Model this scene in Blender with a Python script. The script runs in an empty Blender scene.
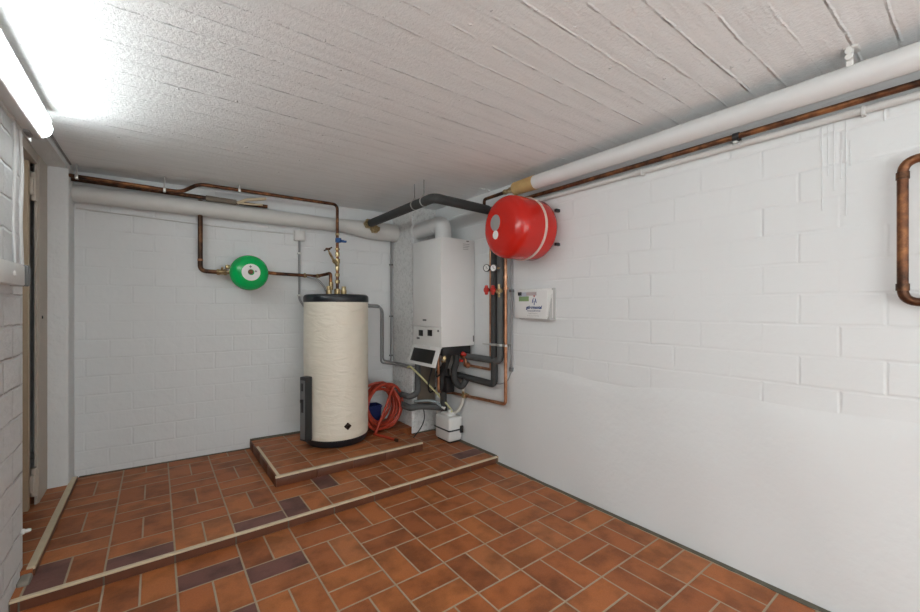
import bpy, bmesh, math, random
from mathutils import Vector, Matrix
random.seed(7)
PI=math.pi
COL=bpy.context.scene.collection
# ---------------------------------------------------------------- camera
F,TH,CY,CH=405.0,.6447,307.0,1.19
cam=bpy.data.cameras.new('camera'); cam.sensor_width=36; cam.lens=36*F/920; cam.shift_y=(CY-306)/920
co=bpy.data.objects.new('camera',cam); COL.objects.link(co)
co.location=(0,0,CH); co.rotation_euler=(PI/2,0,-TH); cam.clip_start=.02
bpy.context.scene.camera=co
SN,CS=math.sin(TH),math.cos(TH)
def ray(u,v):
    r=(u-460)/F; return (SN+r*CS, CS-r*SN, -(v-CY)/F)
def aX(u,v,X): d=ray(u,v); t=X/d[0]; return Vector((X,d[1]*t,CH+d[2]*t))
def aY(u,v,Y): d=ray(u,v); t=Y/d[1]; return Vector((d[0]*t,Y,CH+d[2]*t))
def aZ(u,v,Z): d=ray(u,v); t=(Z-CH)/d[2]; return Vector((d[0]*t,d[1]*t,Z))
# ---------------------------------------------------------------- materials
def mat(name): 
    m=bpy.data.materials.new(name); m.use_nodes=True; nt=m.node_tree
    return m,nt,nt.nodes['Principled BSDF']
def N(nt,t,**k):
    n=nt.nodes.new(t)
    for a,b in k.items():
        if a in n.bl_rna.properties: setattr(n,a,b)
    return n
def math_(nt,op,a,b=None,c=None):
    n=nt.nodes.new('ShaderNodeMath'); n.operation=op
    for i,x in enumerate((a,b,c)):
        if x is None: continue
        if isinstance(x,(int,float)): n.inputs[i].default_value=x
        else: nt.links.new(x,n.inputs[i])
    return n.outputs[0]
def mixc(nt,fac,a,b,mode='MIX'):
    n=nt.nodes.new('ShaderNodeMix'); n.data_type='RGBA'; n.blend_type=mode
    for s,x in ((n.inputs[0],fac),(n.inputs[6],a),(n.inputs[7],b)):
        if isinstance(x,(int,float)): s.default_value=x
        elif isinstance(x,tuple): s.default_value=(*x,1)
        else: nt.links.new(x,s)
    return n.outputs[2]
def ramp(nt,fac,stops):
    r=nt.nodes.new('ShaderNodeValToRGB'); e=r.color_ramp.elements
    while len(e)<len(stops): e.new(.5)
    for i,(p,c) in enumerate(stops):
        e[i].position=p; e[i].color=(*c,1) if isinstance(c,tuple) else (c,c,c,1)
    nt.links.new(fac,r.inputs[0]); return r.outputs[0]
def noise(nt,vec,scale,detail=3,rough=.55):
    n=nt.nodes.new('ShaderNodeTexNoise'); n.inputs['Scale'].default_value=scale
    n.inputs['Detail'].default_value=detail; n.inputs['Roughness'].default_value=rough
    if vec is not None: nt.links.new(vec,n.inputs['Vector'])
    return n.outputs['Fac']
def geo(nt): return nt.nodes.new('ShaderNodeNewGeometry').outputs['Position']
def bump(nt,bsdf,h,dist,strength=1):
    b=nt.nodes.new('ShaderNodeBump'); b.inputs['Distance'].default_value=dist; b.inputs['Strength'].default_value=strength
    nt.links.new(h,b.inputs['Height']); nt.links.new(b.outputs[0],bsdf.inputs['Normal'])
def simple(name,c,rough=.5,metal=0,nb=0,ns=40,var=.12,vs=12):
    m,nt,b=mat(name); p=geo(nt)
    f=noise(nt,p,vs)
    nt.links.new(mixc(nt,f,tuple(x*(1-var) for x in c),tuple(min(1,x*(1+var)) for x in c)),b.inputs['Base Color'])
    b.inputs['Roughness'].default_value=rough; b.inputs['Metallic'].default_value=metal
    if nb: bump(nt,b,noise(nt,p,ns,4),nb)
    return m
def copper_mat(name,c1,c2,c3,sc=9,rough=.38):
    m,nt,b=mat(name); p=geo(nt)
    f=noise(nt,p,sc,5,.65)
    c=ramp(nt,f,[(.32,c1),(.5,c2),(.66,c3)])
    nt.links.new(c,b.inputs['Base Color']); b.inputs['Metallic'].default_value=.75; b.inputs['Roughness'].default_value=rough
    return m
W=(.735,.755,.76)
def brick_wall(name,ax,W=W,amt=.006,row=.125,wid=.25,offz=0,dist=.012,rough=.003):
    m,nt,b=mat(name); p=geo(nt)
    s=N(nt,'ShaderNodeSeparateXYZ'); nt.links.new(p,s.inputs[0])
    n1=nt.nodes.new('ShaderNodeTexNoise'); n1.inputs['Scale'].default_value=7; n1.inputs['Detail'].default_value=4
    nt.links.new(p,n1.inputs['Vector'])
    so=N(nt,'ShaderNodeSeparateColor'); nt.links.new(n1.outputs['Color'],so.inputs[0])
    cx=nt.nodes.new('ShaderNodeCombineXYZ')
    hx=math_(nt,'ADD',s.outputs['X' if ax=='x' else 'Y'],math_(nt,'MULTIPLY',so.outputs[0],dist))
    hz=math_(nt,'ADD',math_(nt,'ADD',s.outputs['Z'],offz),math_(nt,'MULTIPLY',so.outputs[1],dist))
    nt.links.new(hx,cx.inputs[0]); nt.links.new(hz,cx.inputs[1])
    br=nt.nodes.new('ShaderNodeTexBrick'); nt.links.new(cx.outputs[0],br.inputs['Vector'])
    br.inputs['Scale'].default_value=1; br.inputs['Brick Width'].default_value=wid; br.inputs['Row Height'].default_value=row
    br.inputs['Mortar Size'].default_value=.009; br.inputs['Mortar Smooth'].default_value=.9
    inv=math_(nt,'SUBTRACT',1,br.outputs['Fac'])
    # joints fade in and out under the thick paint
    fade=ramp(nt,noise(nt,p,3.2,2),[(.36,.15),(.62,1.0)])
    inv=math_(nt,'MULTIPLY',math_(nt,'SUBTRACT',inv,1),fade)
    h=math_(nt,'ADD',math_(nt,'MULTIPLY',inv,amt),math_(nt,'MULTIPLY',noise(nt,p,28,5),rough))
    h=math_(nt,'ADD',h,math_(nt,'MULTIPLY',noise(nt,p,5,2),rough*2))
    bump(nt,b,h,1.0)
    c=mixc(nt,noise(nt,p,2.5,4),tuple(x*.95 for x in W),W)
    nt.links.new(c,b.inputs['Base Color']); b.inputs['Roughness'].default_value=.75
    return m
def tile_mat(name,stack=False):
    m,nt,b=mat(name); p=geo(nt)
    s=N(nt,'ShaderNodeSeparateXYZ'); nt.links.new(p,s.inputs[0])
    M=.25
    X=math_(nt,'SUBTRACT',math_(nt,'DIVIDE',s.outputs[0],M),.2926 if not stack else .42)
    Y=math_(nt,'SUBTRACT',math_(nt,'DIVIDE',s.outputs[1],M),9.207 if not stack else .12)
    i=math_(nt,'FLOOR',X); j=math_(nt,'FLOOR',Y); fx=math_(nt,'FRACT',X); fy=math_(nt,'FRACT',Y)
    if stack:
        par=math_(nt,'ADD',math_(nt,'MULTIPLY',X,0),1)
    else:
        par=math_(nt,'MULTIPLY',math_(nt,'FRACT',math_(nt,'MULTIPLY',math_(nt,'ADD',i,j),.5)),2)   # 1 = long side along X
        par=math_(nt,'GREATER_THAN',par,.5)
    npar=math_(nt,'SUBTRACT',1,par)
    a=math_(nt,'ADD',math_(nt,'MULTIPLY',fy,par),math_(nt,'MULTIPLY',fx,npar))
    c=math_(nt,'ADD',math_(nt,'MULTIPLY',fx,par),math_(nt,'MULTIPLY',fy,npar))
    a2=math_(nt,'MULTIPLY',a,2); k=math_(nt,'FLOOR',a2); af=math_(nt,'FRACT',a2)
    da=math_(nt,'MULTIPLY',math_(nt,'MINIMUM',af,math_(nt,'SUBTRACT',1,af)),M/2)
    db=math_(nt,'MULTIPLY',math_(nt,'MINIMUM',c,math_(nt,'SUBTRACT',1,c)),M)
    d=math_(nt,'MINIMUM',da,db)
    d=math_(nt,'ADD',d,math_(nt,'MULTIPLY',math_(nt,'SUBTRACT',noise(nt,p,60,2),.5),.0015))
    grout=ramp(nt,math_(nt,'MULTIPLY',d,100),[(.32,1.0),(.46,0.0)])
    cv=nt.nodes.new('ShaderNodeCombineXYZ'); nt.links.new(i,cv.inputs[0]); nt.links.new(j,cv.inputs[1]); nt.links.new(k,cv.inputs[2])
    wn=nt.nodes.new('ShaderNodeTexWhiteNoise'); wn.noise_dimensions='3D'; nt.links.new(cv.outputs[0],wn.inputs['Vector'])
    col=ramp(nt,wn.outputs['Value'],[(0,(.31,.096,.032)),(.35,(.385,.118,.036)),(.62,(.44,.148,.045)),(.85,(.34,.105,.034)),(1,(.42,.148,.052))])
    if not stack:
        dm=None
        for (I,J,K) in ((1,-2,1),(-1,0,0),(-2,0,0),(1,0,0),(2,0,0),(0,-1,0),(0,-3,1),(7,0,1),(3,1,0)):
            q=math_(nt,'MULTIPLY',math_(nt,'MULTIPLY',math_(nt,'COMPARE',i,I,.1),math_(nt,'COMPARE',j,J,.1)),math_(nt,'COMPARE',k,K,.1))
            dm=q if dm is None else math_(nt,'ADD',dm,q)
        col=mixc(nt,dm,col,(.175,.075,.062))
    # fired clay clouding that differs from tile to tile
    off=nt.nodes.new('ShaderNodeVectorMath'); off.operation='MULTIPLY_ADD'
    nt.links.new(wn.outputs['Color'],off.inputs[0]); off.inputs[1].default_value=(9,9,9); nt.links.new(p,off.inputs[2])
    cl=ramp(nt,noise(nt,off.outputs[0],7,3),[(.34,.62),(.56,1.06)])
    col=mixc(nt,1.0,col,cl,'MULTIPLY')
    fin=ramp(nt,noise(nt,p,160,2),[(.3,.9),(.7,1.08)])
    col=mixc(nt,1.0,col,fin,'MULTIPLY')
    g=mixc(nt,noise(nt,p,12,3),(.33,.26,.18),(.47,.38,.275))
    nt.links.new(mixc(nt,grout,col,g),b.inputs['Base Color'])
    nt.links.new(math_(nt,'ADD',math_(nt,'MULTIPLY',grout,.3),math_(nt,'ADD',.42,math_(nt,'MULTIPLY',noise(nt,p,9,3),.15))),b.inputs['Roughness'])
    b.inputs['Specular IOR Level'].default_value=.35
    hh=math_(nt,'MULTIPLY',grout,-.0022)
    hh=math_(nt,'ADD',hh,math_(nt,'MULTIPLY',noise(nt,p,45,3),.0012))
    bump(nt,b,hh,1.0)
    return m
def ceiling_mat():
    m,nt,b=mat('board_marked_concrete'); p=geo(nt)
    s=N(nt,'ShaderNodeSeparateXYZ'); nt.links.new(p,s.inputs[0])
    sc=nt.nodes.new('ShaderNodeVectorMath'); sc.operation='MULTIPLY'; sc.inputs[1].default_value=(1.5,6,1); nt.links.new(p,sc.inputs[0])
    wob=math_(nt,'MULTIPLY',math_(nt,'SUBTRACT',noise(nt,sc.outputs[0],1.2,2),.5),.03)
    fine=math_(nt,'MULTIPLY',math_(nt,'SUBTRACT',noise(nt,p,35,3),.5),.006)
    y=math_(nt,'ADD',math_(nt,'ADD',s.outputs[1],wob),fine)
    yy=math_(nt,'DIVIDE',math_(nt,'ADD',y,.015),.108)
    f=math_(nt,'FRACT',yy); idx=math_(nt,'FLOOR',yy)
    dd=math_(nt,'MULTIPLY',math_(nt,'MINIMUM',f,math_(nt,'SUBTRACT',1,f)),.108)
    wn=nt.nodes.new('ShaderNodeTexWhiteNoise'); wn.noise_dimensions='1D'; nt.links.new(math_(nt,'ROUND',yy),wn.inputs['W'])
    wn2=nt.nodes.new('ShaderNodeTexWhiteNoise'); wn2.noise_dimensions='1D'; nt.links.new(idx,wn2.inputs['W'])
    ridge=ramp(nt,math_(nt,'MULTIPLY',dd,100),[(.0,1.0),(.7,0.0)])
    brk=ramp(nt,noise(nt,p,9,4,.7),[(.42,.1),(.62,1.0)])
    st=math_(nt,'ADD',.34,math_(nt,'MULTIPLY',math_(nt,'POWER',wn.outputs['Value'],2.0),.9))
    h=math_(nt,'MULTIPLY',math_(nt,'MULTIPLY',math_(nt,'MULTIPLY',ridge,brk),st),.0075)
    # each board pressed to a slightly different depth, plus wood grain streaks and stipple
    h=math_(nt,'ADD',h,math_(nt,'MULTIPLY',wn2.outputs['Value'],.0016))
    gs=nt.nodes.new('ShaderNodeVectorMath'); gs.operation='MULTIPLY'; gs.inputs[1].default_value=(5,60,1); nt.links.new(p,gs.inputs[0])
    h=math_(nt,'ADD',h,math_(nt,'MULTIPLY',noise(nt,gs.outputs[0],1,3),.0018))
    h=math_(nt,'ADD',h,math_(nt,'MULTIPLY',noise(nt,p,85,3,.6),.0036))
    spk=ramp(nt,noise(nt,p,22,2),[(.72,0.0),(.78,1.0)])
    h=math_(nt,'ADD',h,math_(nt,'MULTIPLY',spk,.004))
    bump(nt,b,h,1.0)
    c=mixc(nt,noise(nt,p,3,5,.6),(.87,.91,.92),(.92,.955,.965))
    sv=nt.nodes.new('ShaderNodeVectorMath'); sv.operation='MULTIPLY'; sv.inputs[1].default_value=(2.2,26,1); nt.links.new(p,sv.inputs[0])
    c=mixc(nt,1.0,c,ramp(nt,noise(nt,sv.outputs[0],1,5,.65),[(.34,.94),(.56,1.0)]),'MULTIPLY')  # faint streaks along the boards: relief shading put into the colour
    c=mixc(nt,math_(nt,'MULTIPLY',math_(nt,'MULTIPLY',ramp(nt,math_(nt,'MULTIPLY',dd,100),[(.0,1.0),(.35,0.0)]),brk),.22),c,(.42,.42,.41))  # grey painted along the board joints in place of relief shade
    nt.links.new(c,b.inputs['Base Color']); b.inputs['Roughness'].default_value=.85
    return m
M={}
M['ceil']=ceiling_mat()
M['right']=brick_wall('white_painted_blockwork','y',amt=.0020,rough=.0016)
M['back']=brick_wall('white_painted_brickwork','x',amt=.0026,rough=.0022,offz=.03)
M['left']=brick_wall('rough_white_painted_brick','y',amt=.011,rough=.008,dist=.03)
M['jamb']=brick_wall('rough_white_plaster','x',amt=.001,rough=.008)
def rough_render(name,a,b_,d):
    m,nt,b=mat(name); p=geo(nt)
    n1=noise(nt,p,42,5,.7); n2=noise(nt,p,14,4,.6)
    bump(nt,b,math_(nt,'ADD',math_(nt,'MULTIPLY',n1,d),math_(nt,'MULTIPLY',n2,d*1.5)),1.0)
    f=ramp(nt,n1,[(.36,0.0),(.52,1.0)]); nt.links.new(mixc(nt,f,a,b_),b.inputs['Base Color']); b.inputs['Roughness'].default_value=.8
    return m
M['pillar']=rough_render('coarse_white_render',(.60,.605,.595),(.78,.785,.775),.010)
m,nt,b=mat('smooth_white_plaster'); p=geo(nt)
h=math_(nt,'ADD',math_(nt,'MULTIPLY',noise(nt,p,4,4),.010),math_(nt,'MULTIPLY',noise(nt,p,50,4),.0012))
bump(nt,b,h,1.0); nt.links.new(mixc(nt,noise(nt,p,3),tuple(x*.96 for x in W),W),b.inputs['Base Color']); b.inputs['Roughness'].default_value=.7
M['plaster']=m
M['tile']=tile_mat('terracotta_basketweave_tile'); M['tile2']=tile_mat('terracotta_stacked_tile',True)
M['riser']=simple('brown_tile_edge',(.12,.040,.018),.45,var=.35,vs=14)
M['grout']=simple('dark_grout',(.115,.105,.08),.9,var=.35,vs=30,nb=.002)
M['nosing']=simple('pale_nosing_strip',(.62,.52,.36),.5,var=.15,vs=20)
M['white_pipe']=simple('white_painted_pipe',(.62,.62,.60),.45,var=.05,nb=.0015,ns=25)
M['white_pvc']=simple('white_pvc_jacket',(.66,.665,.66),.35,var=.04)
M['grey_conduit']=simple('grey_conduit',(.28,.285,.285),.5)
M['painted_conduit']=simple('painted_conduit',(.60,.60,.585),.5,var=.05)
M['tape']=simple('tan_masking_tape',(.50,.34,.14),.55,var=.18,vs=25,nb=.001)
M['copper']=copper_mat('copper',(.24,.10,.05),(.42,.20,.11),(.60,.34,.21),9,.32)
M['old_copper']=copper_mat('tarnished_copper',(.035,.018,.012),(.15,.062,.030),(.36,.16,.065),11,.42)
M['dark_copper']=copper_mat('blackened_copper',(.02,.013,.010),(.07,.035,.02),(.22,.10,.045),9,.45)
M['brass']=copper_mat('brass',(.20,.14,.07),(.40,.30,.15),(.60,.50,.30),30,.3)
M['steel']=simple('zinc_steel',(.55,.55,.53),.35,metal=.8)
M['foam']=simple('dark_grey_foam_lagging',(.042,.044,.044),.75,var=.15,nb=.0006,ns=90)
M['grey_foam']=simple('grey_pipe_lagging',(.09,.095,.095),.7,var=.15,nb=.0006,ns=90)
M['black']=simple('black_plastic',(.012,.013,.015),.4)
M['tankblack']=simple('black_tank_cap',(.010,.014,.019),.33,var=.2)
M['screen']=simple('black_glass',(.005,.005,.006),.4)
M['enamel']=simple('white_enamel',(.74,.74,.73),.28,var=.02)
M['white_plastic']=simple('white_plastic',(.70,.70,.68),.4,var=.04)
M['offwhite']=simple('translucent_white_plastic',(.66,.66,.60),.4,var=.08)
M['red']=simple('red_gloss_paint',(.54,.016,.009),.2,var=.04)
M['redhandle']=simple('red_handle_plastic',(.50,.03,.02),.35)
M['green']=simple('green_gloss_paint',(.0,.44,.10),.25,var=.04)
M['blue']=simple('navy_blue_plastic',(.008,.022,.12),.4)
M['blueval']=simple('blue_handle',(.02,.09,.28),.4)
M['hose']=simple('orange_red_rubber_hose',(.40,.046,.020),.42,var=.2)
M['hosey']=simple('yellow_green_clear_hose',(.52,.50,.26),.35,var=.15)
M['cream']=None
m,nt,b=mat('cream_foil_jacket'); p=geo(nt)
v=nt.nodes.new('ShaderNodeVectorMath'); v.operation='MULTIPLY'; v.inputs[1].default_value=(1,1,2.6); nt.links.new(p,v.inputs[0])
w=nt.nodes.new('ShaderNodeTexNoise'); w.inputs['Scale'].default_value=5.5; w.inputs['Detail'].default_value=3; w.inputs['Distortion'].default_value=1.2; nt.links.new(v.outputs[0],w.inputs['Vector'])
bump(nt,b,math_(nt,'ADD',math_(nt,'MULTIPLY',w.outputs['Fac'],.011),math_(nt,'MULTIPLY',noise(nt,p,25,3),.002)),1.0)
nt.links.new(mixc(nt,noise(nt,p,6),(.76,.71,.59),(.82,.77,.66)),b.inputs['Base Color']); b.inputs['Roughness'].default_value=.42
M['cream']=m
M['label_grey']=simple('grey_foil_label',(.36,.36,.35),.4,metal=.3)
M['label_white']=simple('white_paper_label',(.78,.78,.76),.5,var=.03)
M['paleblue']=simple('pale_print',(.50,.52,.60),.6)
M['greyprint']=simple('grey_print',(.42,.42,.42),.6)
M['midgrey']=simple('mid_grey_plastic',(.16,.165,.17),.5)
M['devgrey']=simple('graphite_plastic',(.025,.027,.028),.45)
M['beige']=simple('grey_beige_door_frame_paint',(.46,.41,.35),.5,var=.05)
M['woodbeige']=simple('beige_door_edge',(.42,.33,.22),.55,var=.08)
M['darkhall']=simple('unlit_hall_shade',(.035,.035,.04),.7)  # stands for the unlit hall, shade put into the colour
M['browngrey']=simple('matte_brown_grey',(.20,.165,.13),.8,var=.2)
M['print_blue']=simple('dark_blue_print',(.03,.07,.22),.5)
M['print_red']=simple('red_print',(.5,.05,.04),.5)
M['print_green']=simple('green_print',(.22,.34,.16),.5)
M['acrylic']=simple('clear_grey_plastic',(.48,.48,.47),.2)
def emis(name,c,s):
    m,nt,b=mat(name); b.inputs['Emission Color'].default_value=(*c,1); b.inputs['Emission Strength'].default_value=s
    b.inputs['Base Color'].default_value=(.8,.8,.8,1)
    n=noise(nt,geo(nt),3); nt.links.new(mixc(nt,n,tuple(x*.98 for x in c),c),b.inputs['Emission Color'])
    return m
M['tube']=emis('lit_fluorescent_diffuser',(.95,1,.995),19)
M['fill_tube']=emis('fill_lamp_diffuser',(.95,1,.995),15)  # glow of the added fill lamp
M['fill_glow']=emis('fill_panel_glow',(.945,.995,1),4.2)  # glow of the two added fill panels
# ---------------------------------------------------------------- mesh helpers
def box(bm,a,b,bev=0,R=None,seg=2):
    a=Vector(a);b=Vector(b); c=(a+b)/2; s=b-a
    r=bmesh.ops.create_cube(bm,size=1)
    vs=r['verts']
    for v in vs: v.co=Vector((v.co.x*abs(s.x),v.co.y*abs(s.y),v.co.z*abs(s.z)))
    if bev:
        es=list({e for v in vs for e in v.link_edges})
        o=bmesh.ops.bevel(bm,geom=es,offset=bev,segments=seg,affect='EDGES',profile=.5)
        vs=list({v for f in o['faces'] for v in f.verts}|{v for v in vs if v.is_valid})
        allv=set(vs); 
        for v in list(allv):
            for e in v.link_edges: allv.update(e.verts)
        vs=list(allv)
    for v in vs:
        q=v.co
        if R is not None: q=R@q
        v.co=q+c
    return vs
def path_round(pts,fil,n=6):
    pts=[Vector(p) for p in pts]
    if len(pts)<3 or fil<=0: return pts
    out=[pts[0]]
    for i in range(1,len(pts)-1):
        p=pts[i]; d0=(pts[i-1]-p); d1=(pts[i+1]-p); l0,l1=d0.length,d1.length
        if l0<1e-6 or l1<1e-6: continue
        r=min(fil,l0*.49,l1*.49); a=p+d0/l0*r; b=p+d1/l1*r
        for k in range(n+1):
            t=k/n; out.append(a*(1-t)**2+p*2*t*(1-t)+b*t*t)
    out.append(pts[-1]); return out
def smooth_path(pts,n=8):
    P=[Vector(p) for p in pts]; Q=[P[0]*2-P[1]]+P+[P[-1]*2-P[-2]]; out=[]
    for i in range(1,len(Q)-2):
        for k in range(n):
            t=k/n; a,b,c,d=Q[i-1],Q[i],Q[i+1],Q[i+2]
            out.append(.5*((2*b)+(c-a)*t+(2*a-5*b+4*c-d)*t*t+(3*b-a-3*c+d)*t**3))
    out.append(P[-1]); return out
def tube(bm,pts,r,fil=0,seg=14,caps=True,n=6,rad=None,inner=0):
    P=path_round(pts,fil,n); 
    t0=(P[1]-P[0]).normalized(); up=Vector((0,0,1)) if abs(t0.z)<.9 else Vector((1,0,0))
    nrm=t0.cross(up).normalized(); rings=[]
    for i,p in enumerate(P):
        if i==0: t=t0
        elif i==len(P)-1: t=(P[-1]-P[-2]).normalized()
        else: t=((P[i+1]-p).normalized()+(p-P[i-1]).normalized()).normalized()
        nrm=(nrm-t*nrm.dot(t)).normalized(); bn=t.cross(nrm)
        rr=r if rad is None else rad(i/(len(P)-1))
        rings.append([bm.verts.new(p+(nrm*math.cos(2*PI*k/seg)+bn*math.sin(2*PI*k/seg))*rr) for k in range(seg)])
    for A,B in zip(rings,rings[1:]):
        for k in range(seg): bm.faces.new((A[k],A[(k+1)%seg],B[(k+1)%seg],B[k]))
    if caps: bm.faces.new(rings[0][::-1]); bm.faces.new(rings[-1])
def lathe(bm,prof,center,axis=(0,0,1),seg=40,jit=None,cap=True):
    ax=Vector(axis).normalized(); up=Vector((0,0,1)) if abs(ax.z)<.9 else Vector((1,0,0))
    x=ax.cross(up).normalized(); y=ax.cross(x); c=Vector(center); rings=[]
    for (r,h) in prof:
        if r<=1e-6: rings.append([bm.verts.new(c+ax*h)]); continue
        rg=[]
        for k in range(seg):
            a=2*PI*k/seg; rr=r*(1+(jit(a,h) if jit else 0)); rg.append(bm.verts.new(c+ax*h+(x*math.cos(a)+y*math.sin(a))*rr))
        rings.append(rg)
    for A,B in zip(rings,rings[1:]):
        if len(A)==1 and len(B)==1: continue
        for k in range(seg):
            k2=(k+1)%seg
            if len(A)==1: bm.faces.new((A[0],B[k2],B[k]))
            elif len(B)==1: bm.faces.new((A[k],A[k2],B[0]))
            else: bm.faces.new((A[k],A[k2],B[k2],B[k]))
    if cap:
        if len(rings[0])>1: bm.faces.new(rings[0][::-1])
        if len(rings[-1])>1: bm.faces.new(rings[-1])
def cyl(bm,p,q,r,seg=20,bev=0):
    p=Vector(p);q=Vector(q);L=(q-p).length
    pr=[(r,0),(r,L)] if not bev else [(r-bev,0),(r,bev),(r,L-bev),(r-bev,L)]
    lathe(bm,pr,p,(q-p),seg)
def hexnut(bm,p,q,r): cyl(bm,p,q,r,6)
def prism(bm,poly,ext):
    e=Vector(ext); A=[bm.verts.new(Vector(p)) for p in poly]; B=[bm.verts.new(Vector(p)+e) for p in poly]
    bm.faces.new(A[::-1]); bm.faces.new(B)
    for k in range(len(A)): bm.faces.new((A[k],A[(k+1)%len(A)],B[(k+1)%len(A)],B[k]))
def NB(): return bmesh.new()
def worldloc(o):
    v=Vector((0,0,0))
    while o is not None: v+=o.location; o=o.parent
    return v
def islands(bm):
    seen=set(); out=[]
    for v in bm.verts:
        if v in seen: continue
        st=[v]; seen.add(v); g=[]
        while st:
            q=st.pop(); g.append(q)
            for e in q.link_edges:
                w_=e.other_vert(q)
                if w_ not in seen: seen.add(w_); st.append(w_)
        out.append(g)
    bx=[]
    for g in out:
        mn=[min(v.co[i] for v in g)-.001 for i in range(3)]; mx=[max(v.co[i] for v in g)+.001 for i in range(3)]
        bx.append([mn,mx,list(g)])
    ch=True
    while ch:
        ch=False
        for a in range(len(bx)):
            for b in range(a+1,len(bx)):
                A,B=bx[a],bx[b]
                if all(A[0][i]<=B[1][i] and B[0][i]<=A[1][i] for i in range(3)):
                    A[0]=[min(A[0][i],B[0][i]) for i in range(3)]; A[1]=[max(A[1][i],B[1][i]) for i in range(3)]; A[2]+=B[2]; bx.pop(b); ch=True; break
            if ch: break
    return [b[2] for b in bx]
NOSPLIT={'side_sticker','logo_figure','riser','papers','strip_face'}
def obj(name,bm,m,parent=None,origin=None,smooth=True,label=None):
    if parent is not None and name not in NOSPLIT:
        gs=islands(bm)
        if len(gs)>1:
            o=None
            for g in gs:
                b2=bmesh.new(); mp={v:b2.verts.new(v.co) for v in g}; gg=set(g)
                for f in bm.faces:
                    if f.verts[0] in gg: b2.faces.new([mp[v] for v in f.verts])
                o=obj(name,b2,m,parent,origin,smooth,label) if len(gs)>0 and len(islands(b2))==1 else o
            bm.free(); return o
    bmesh.ops.recalc_face_normals(bm,faces=bm.faces)
    if smooth:
        for f in bm.faces: f.smooth=True
        for e in bm.edges:
            if len(e.link_faces)==2 and e.calc_face_angle(0)>math.radians(38): e.smooth=False
    if origin is None:
        if parent is None:
            mn=Vector((min(v.co[i] for v in bm.verts) for i in range(3))); mx=Vector((max(v.co[i] for v in bm.verts) for i in range(3)))
            origin=Vector(((mn.x+mx.x)/2,(mn.y+mx.y)/2,mn.z))
        else: origin=worldloc(parent)
    origin=Vector(origin)
    bmesh.ops.translate(bm,verts=bm.verts,vec=-origin)
    me=bpy.data.meshes.new(name); bm.to_mesh(me); bm.free()
    o=bpy.data.objects.new(name,me); COL.objects.link(o); me.materials.append(m)
    if parent is not None: o.parent=parent; o.location=origin-worldloc(parent)
    else: o.location=origin
    if label: o['label']=label
    return o
def thing(name,label,cat,loc,group=None):
    o=bpy.data.objects.new(name,None); COL.objects.link(o); o.location=loc; o.empty_display_size=.1
    o['label']=label; o['category']=cat
    if group: o['group']=group
    return o
def tag(o,label,cat,group=None):
    o['label']=label; o['category']=cat
    if group: o['group']=group
    return o
def struct(name,bm,m,label,cat='structure',parent=None,smooth=False):
    o=obj(name,bm,m,parent,smooth=smooth)
    if parent is None: o['kind']='structure'; o['label']=label; o['category']=cat
    return o
def sbox(name,a,b,m,label,cat,parent=None,bev=0):
    bm=NB(); box(bm,a,b,bev); return struct(name,bm,m,label,cat,parent)
# ---------------------------------------------------------------- shell
XR,XL,ZC=2.11,-.455,2.10
YB=-4.2; MID=.045; YS=2.318
bwY=lambda x,off=0: 3.69-.07*x-off
sbox('floor',(-.8,YB,-.1),(XR+.1,YS-.014,0),M['tile'],'terracotta basketweave tile floor in front of the long step','floor')
sbox('floor',(-.8,YS-.014,-.1),(XR+.1,3.9,MID),M['tile'],'raised terracotta tile floor behind the long step','floor')
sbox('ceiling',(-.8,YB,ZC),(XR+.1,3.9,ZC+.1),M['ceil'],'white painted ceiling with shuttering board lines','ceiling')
sbox('wall_right',(XR,YB,-.1),(XR+.1,3.9,ZC),M['right'],'long white painted block wall on the right','wall')
# smoother, thicker plaster on the lower part of the right wall: real thickness that dies out upwards
bm=NB(); ny,nz=120,24; g=[]
for i in range(ny+1):
    y=YB+(3.17-YB)*i/ny; row=[]
    top=.775+.018*math.sin(y*3.1)+.012*math.sin(y*7.7+1)
    for k in range(nz+1):
        z=-.02+(top+.02)*k/nz
        d=.010+.003*math.sin(y*4+z*9)+.002*math.sin(y*11-z*5)
        f=min(1,(top-z)/.09); d*=math.sin(f*PI/2) if f<1 else 1
        row.append(bm.verts.new((XR+.001-d,y,z)))
    g.append(row)
for i in range(ny):
    for k in range(nz): bm.faces.new((g[i][k],g[i+1][k],g[i+1][k+1],g[i][k+1]))
struct('wall_right',bm,M['plaster'],'thicker smooth white plaster on the lower part of the right wall','wall',smooth=True)
# back wall (slightly out of square)
bm=NB(); prism(bm,[(-.8,bwY(-.8),-.1),(XR+.1,bwY(XR+.1),-.1),(XR+.1,4.0,-.1),(-.8,4.0,-.1)],(0,0,ZC+.1))
struct('wall_back',bm,M['back'],'white painted brick back wall behind the water tank','wall')
sbox('wall_rear',(-.8,YB-.1,-.1),(XR+.1,YB,ZC),M['right'],'white wall behind the viewer','wall')
# chimney breast in the corner
bm=NB(); box(bm,(1.846,3.175,MID),(XR,bwY(2.0),ZC),.012)
struct('wall_pillar',bm,M['pillar'],'rough rendered white pillar in the corner behind the boiler','wall')
# left wall with the door opening
sbox('wall_left',(-.70,YB,-.1),(XL,2.512,ZC),M['left'],'rough white painted brick wall beside the doorway on the left','wall')
bm=NB(); box(bm,(-.548,3.50,-.1),(-.434,3.76,ZC),.012)
struct('wall_left',bm,M['jamb'],'white plastered pier between the doorway and the back wall','wall')
bm=NB(); prism(bm,[(-.70,2.512,2.055),(XL,2.512,2.055),(-.436,3.50,2.055),(-.70,3.50,2.055)],(0,0,ZC-2.055)); struct('wall_left',bm,M['jamb'],'white lintel over the doorway','wall')
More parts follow.
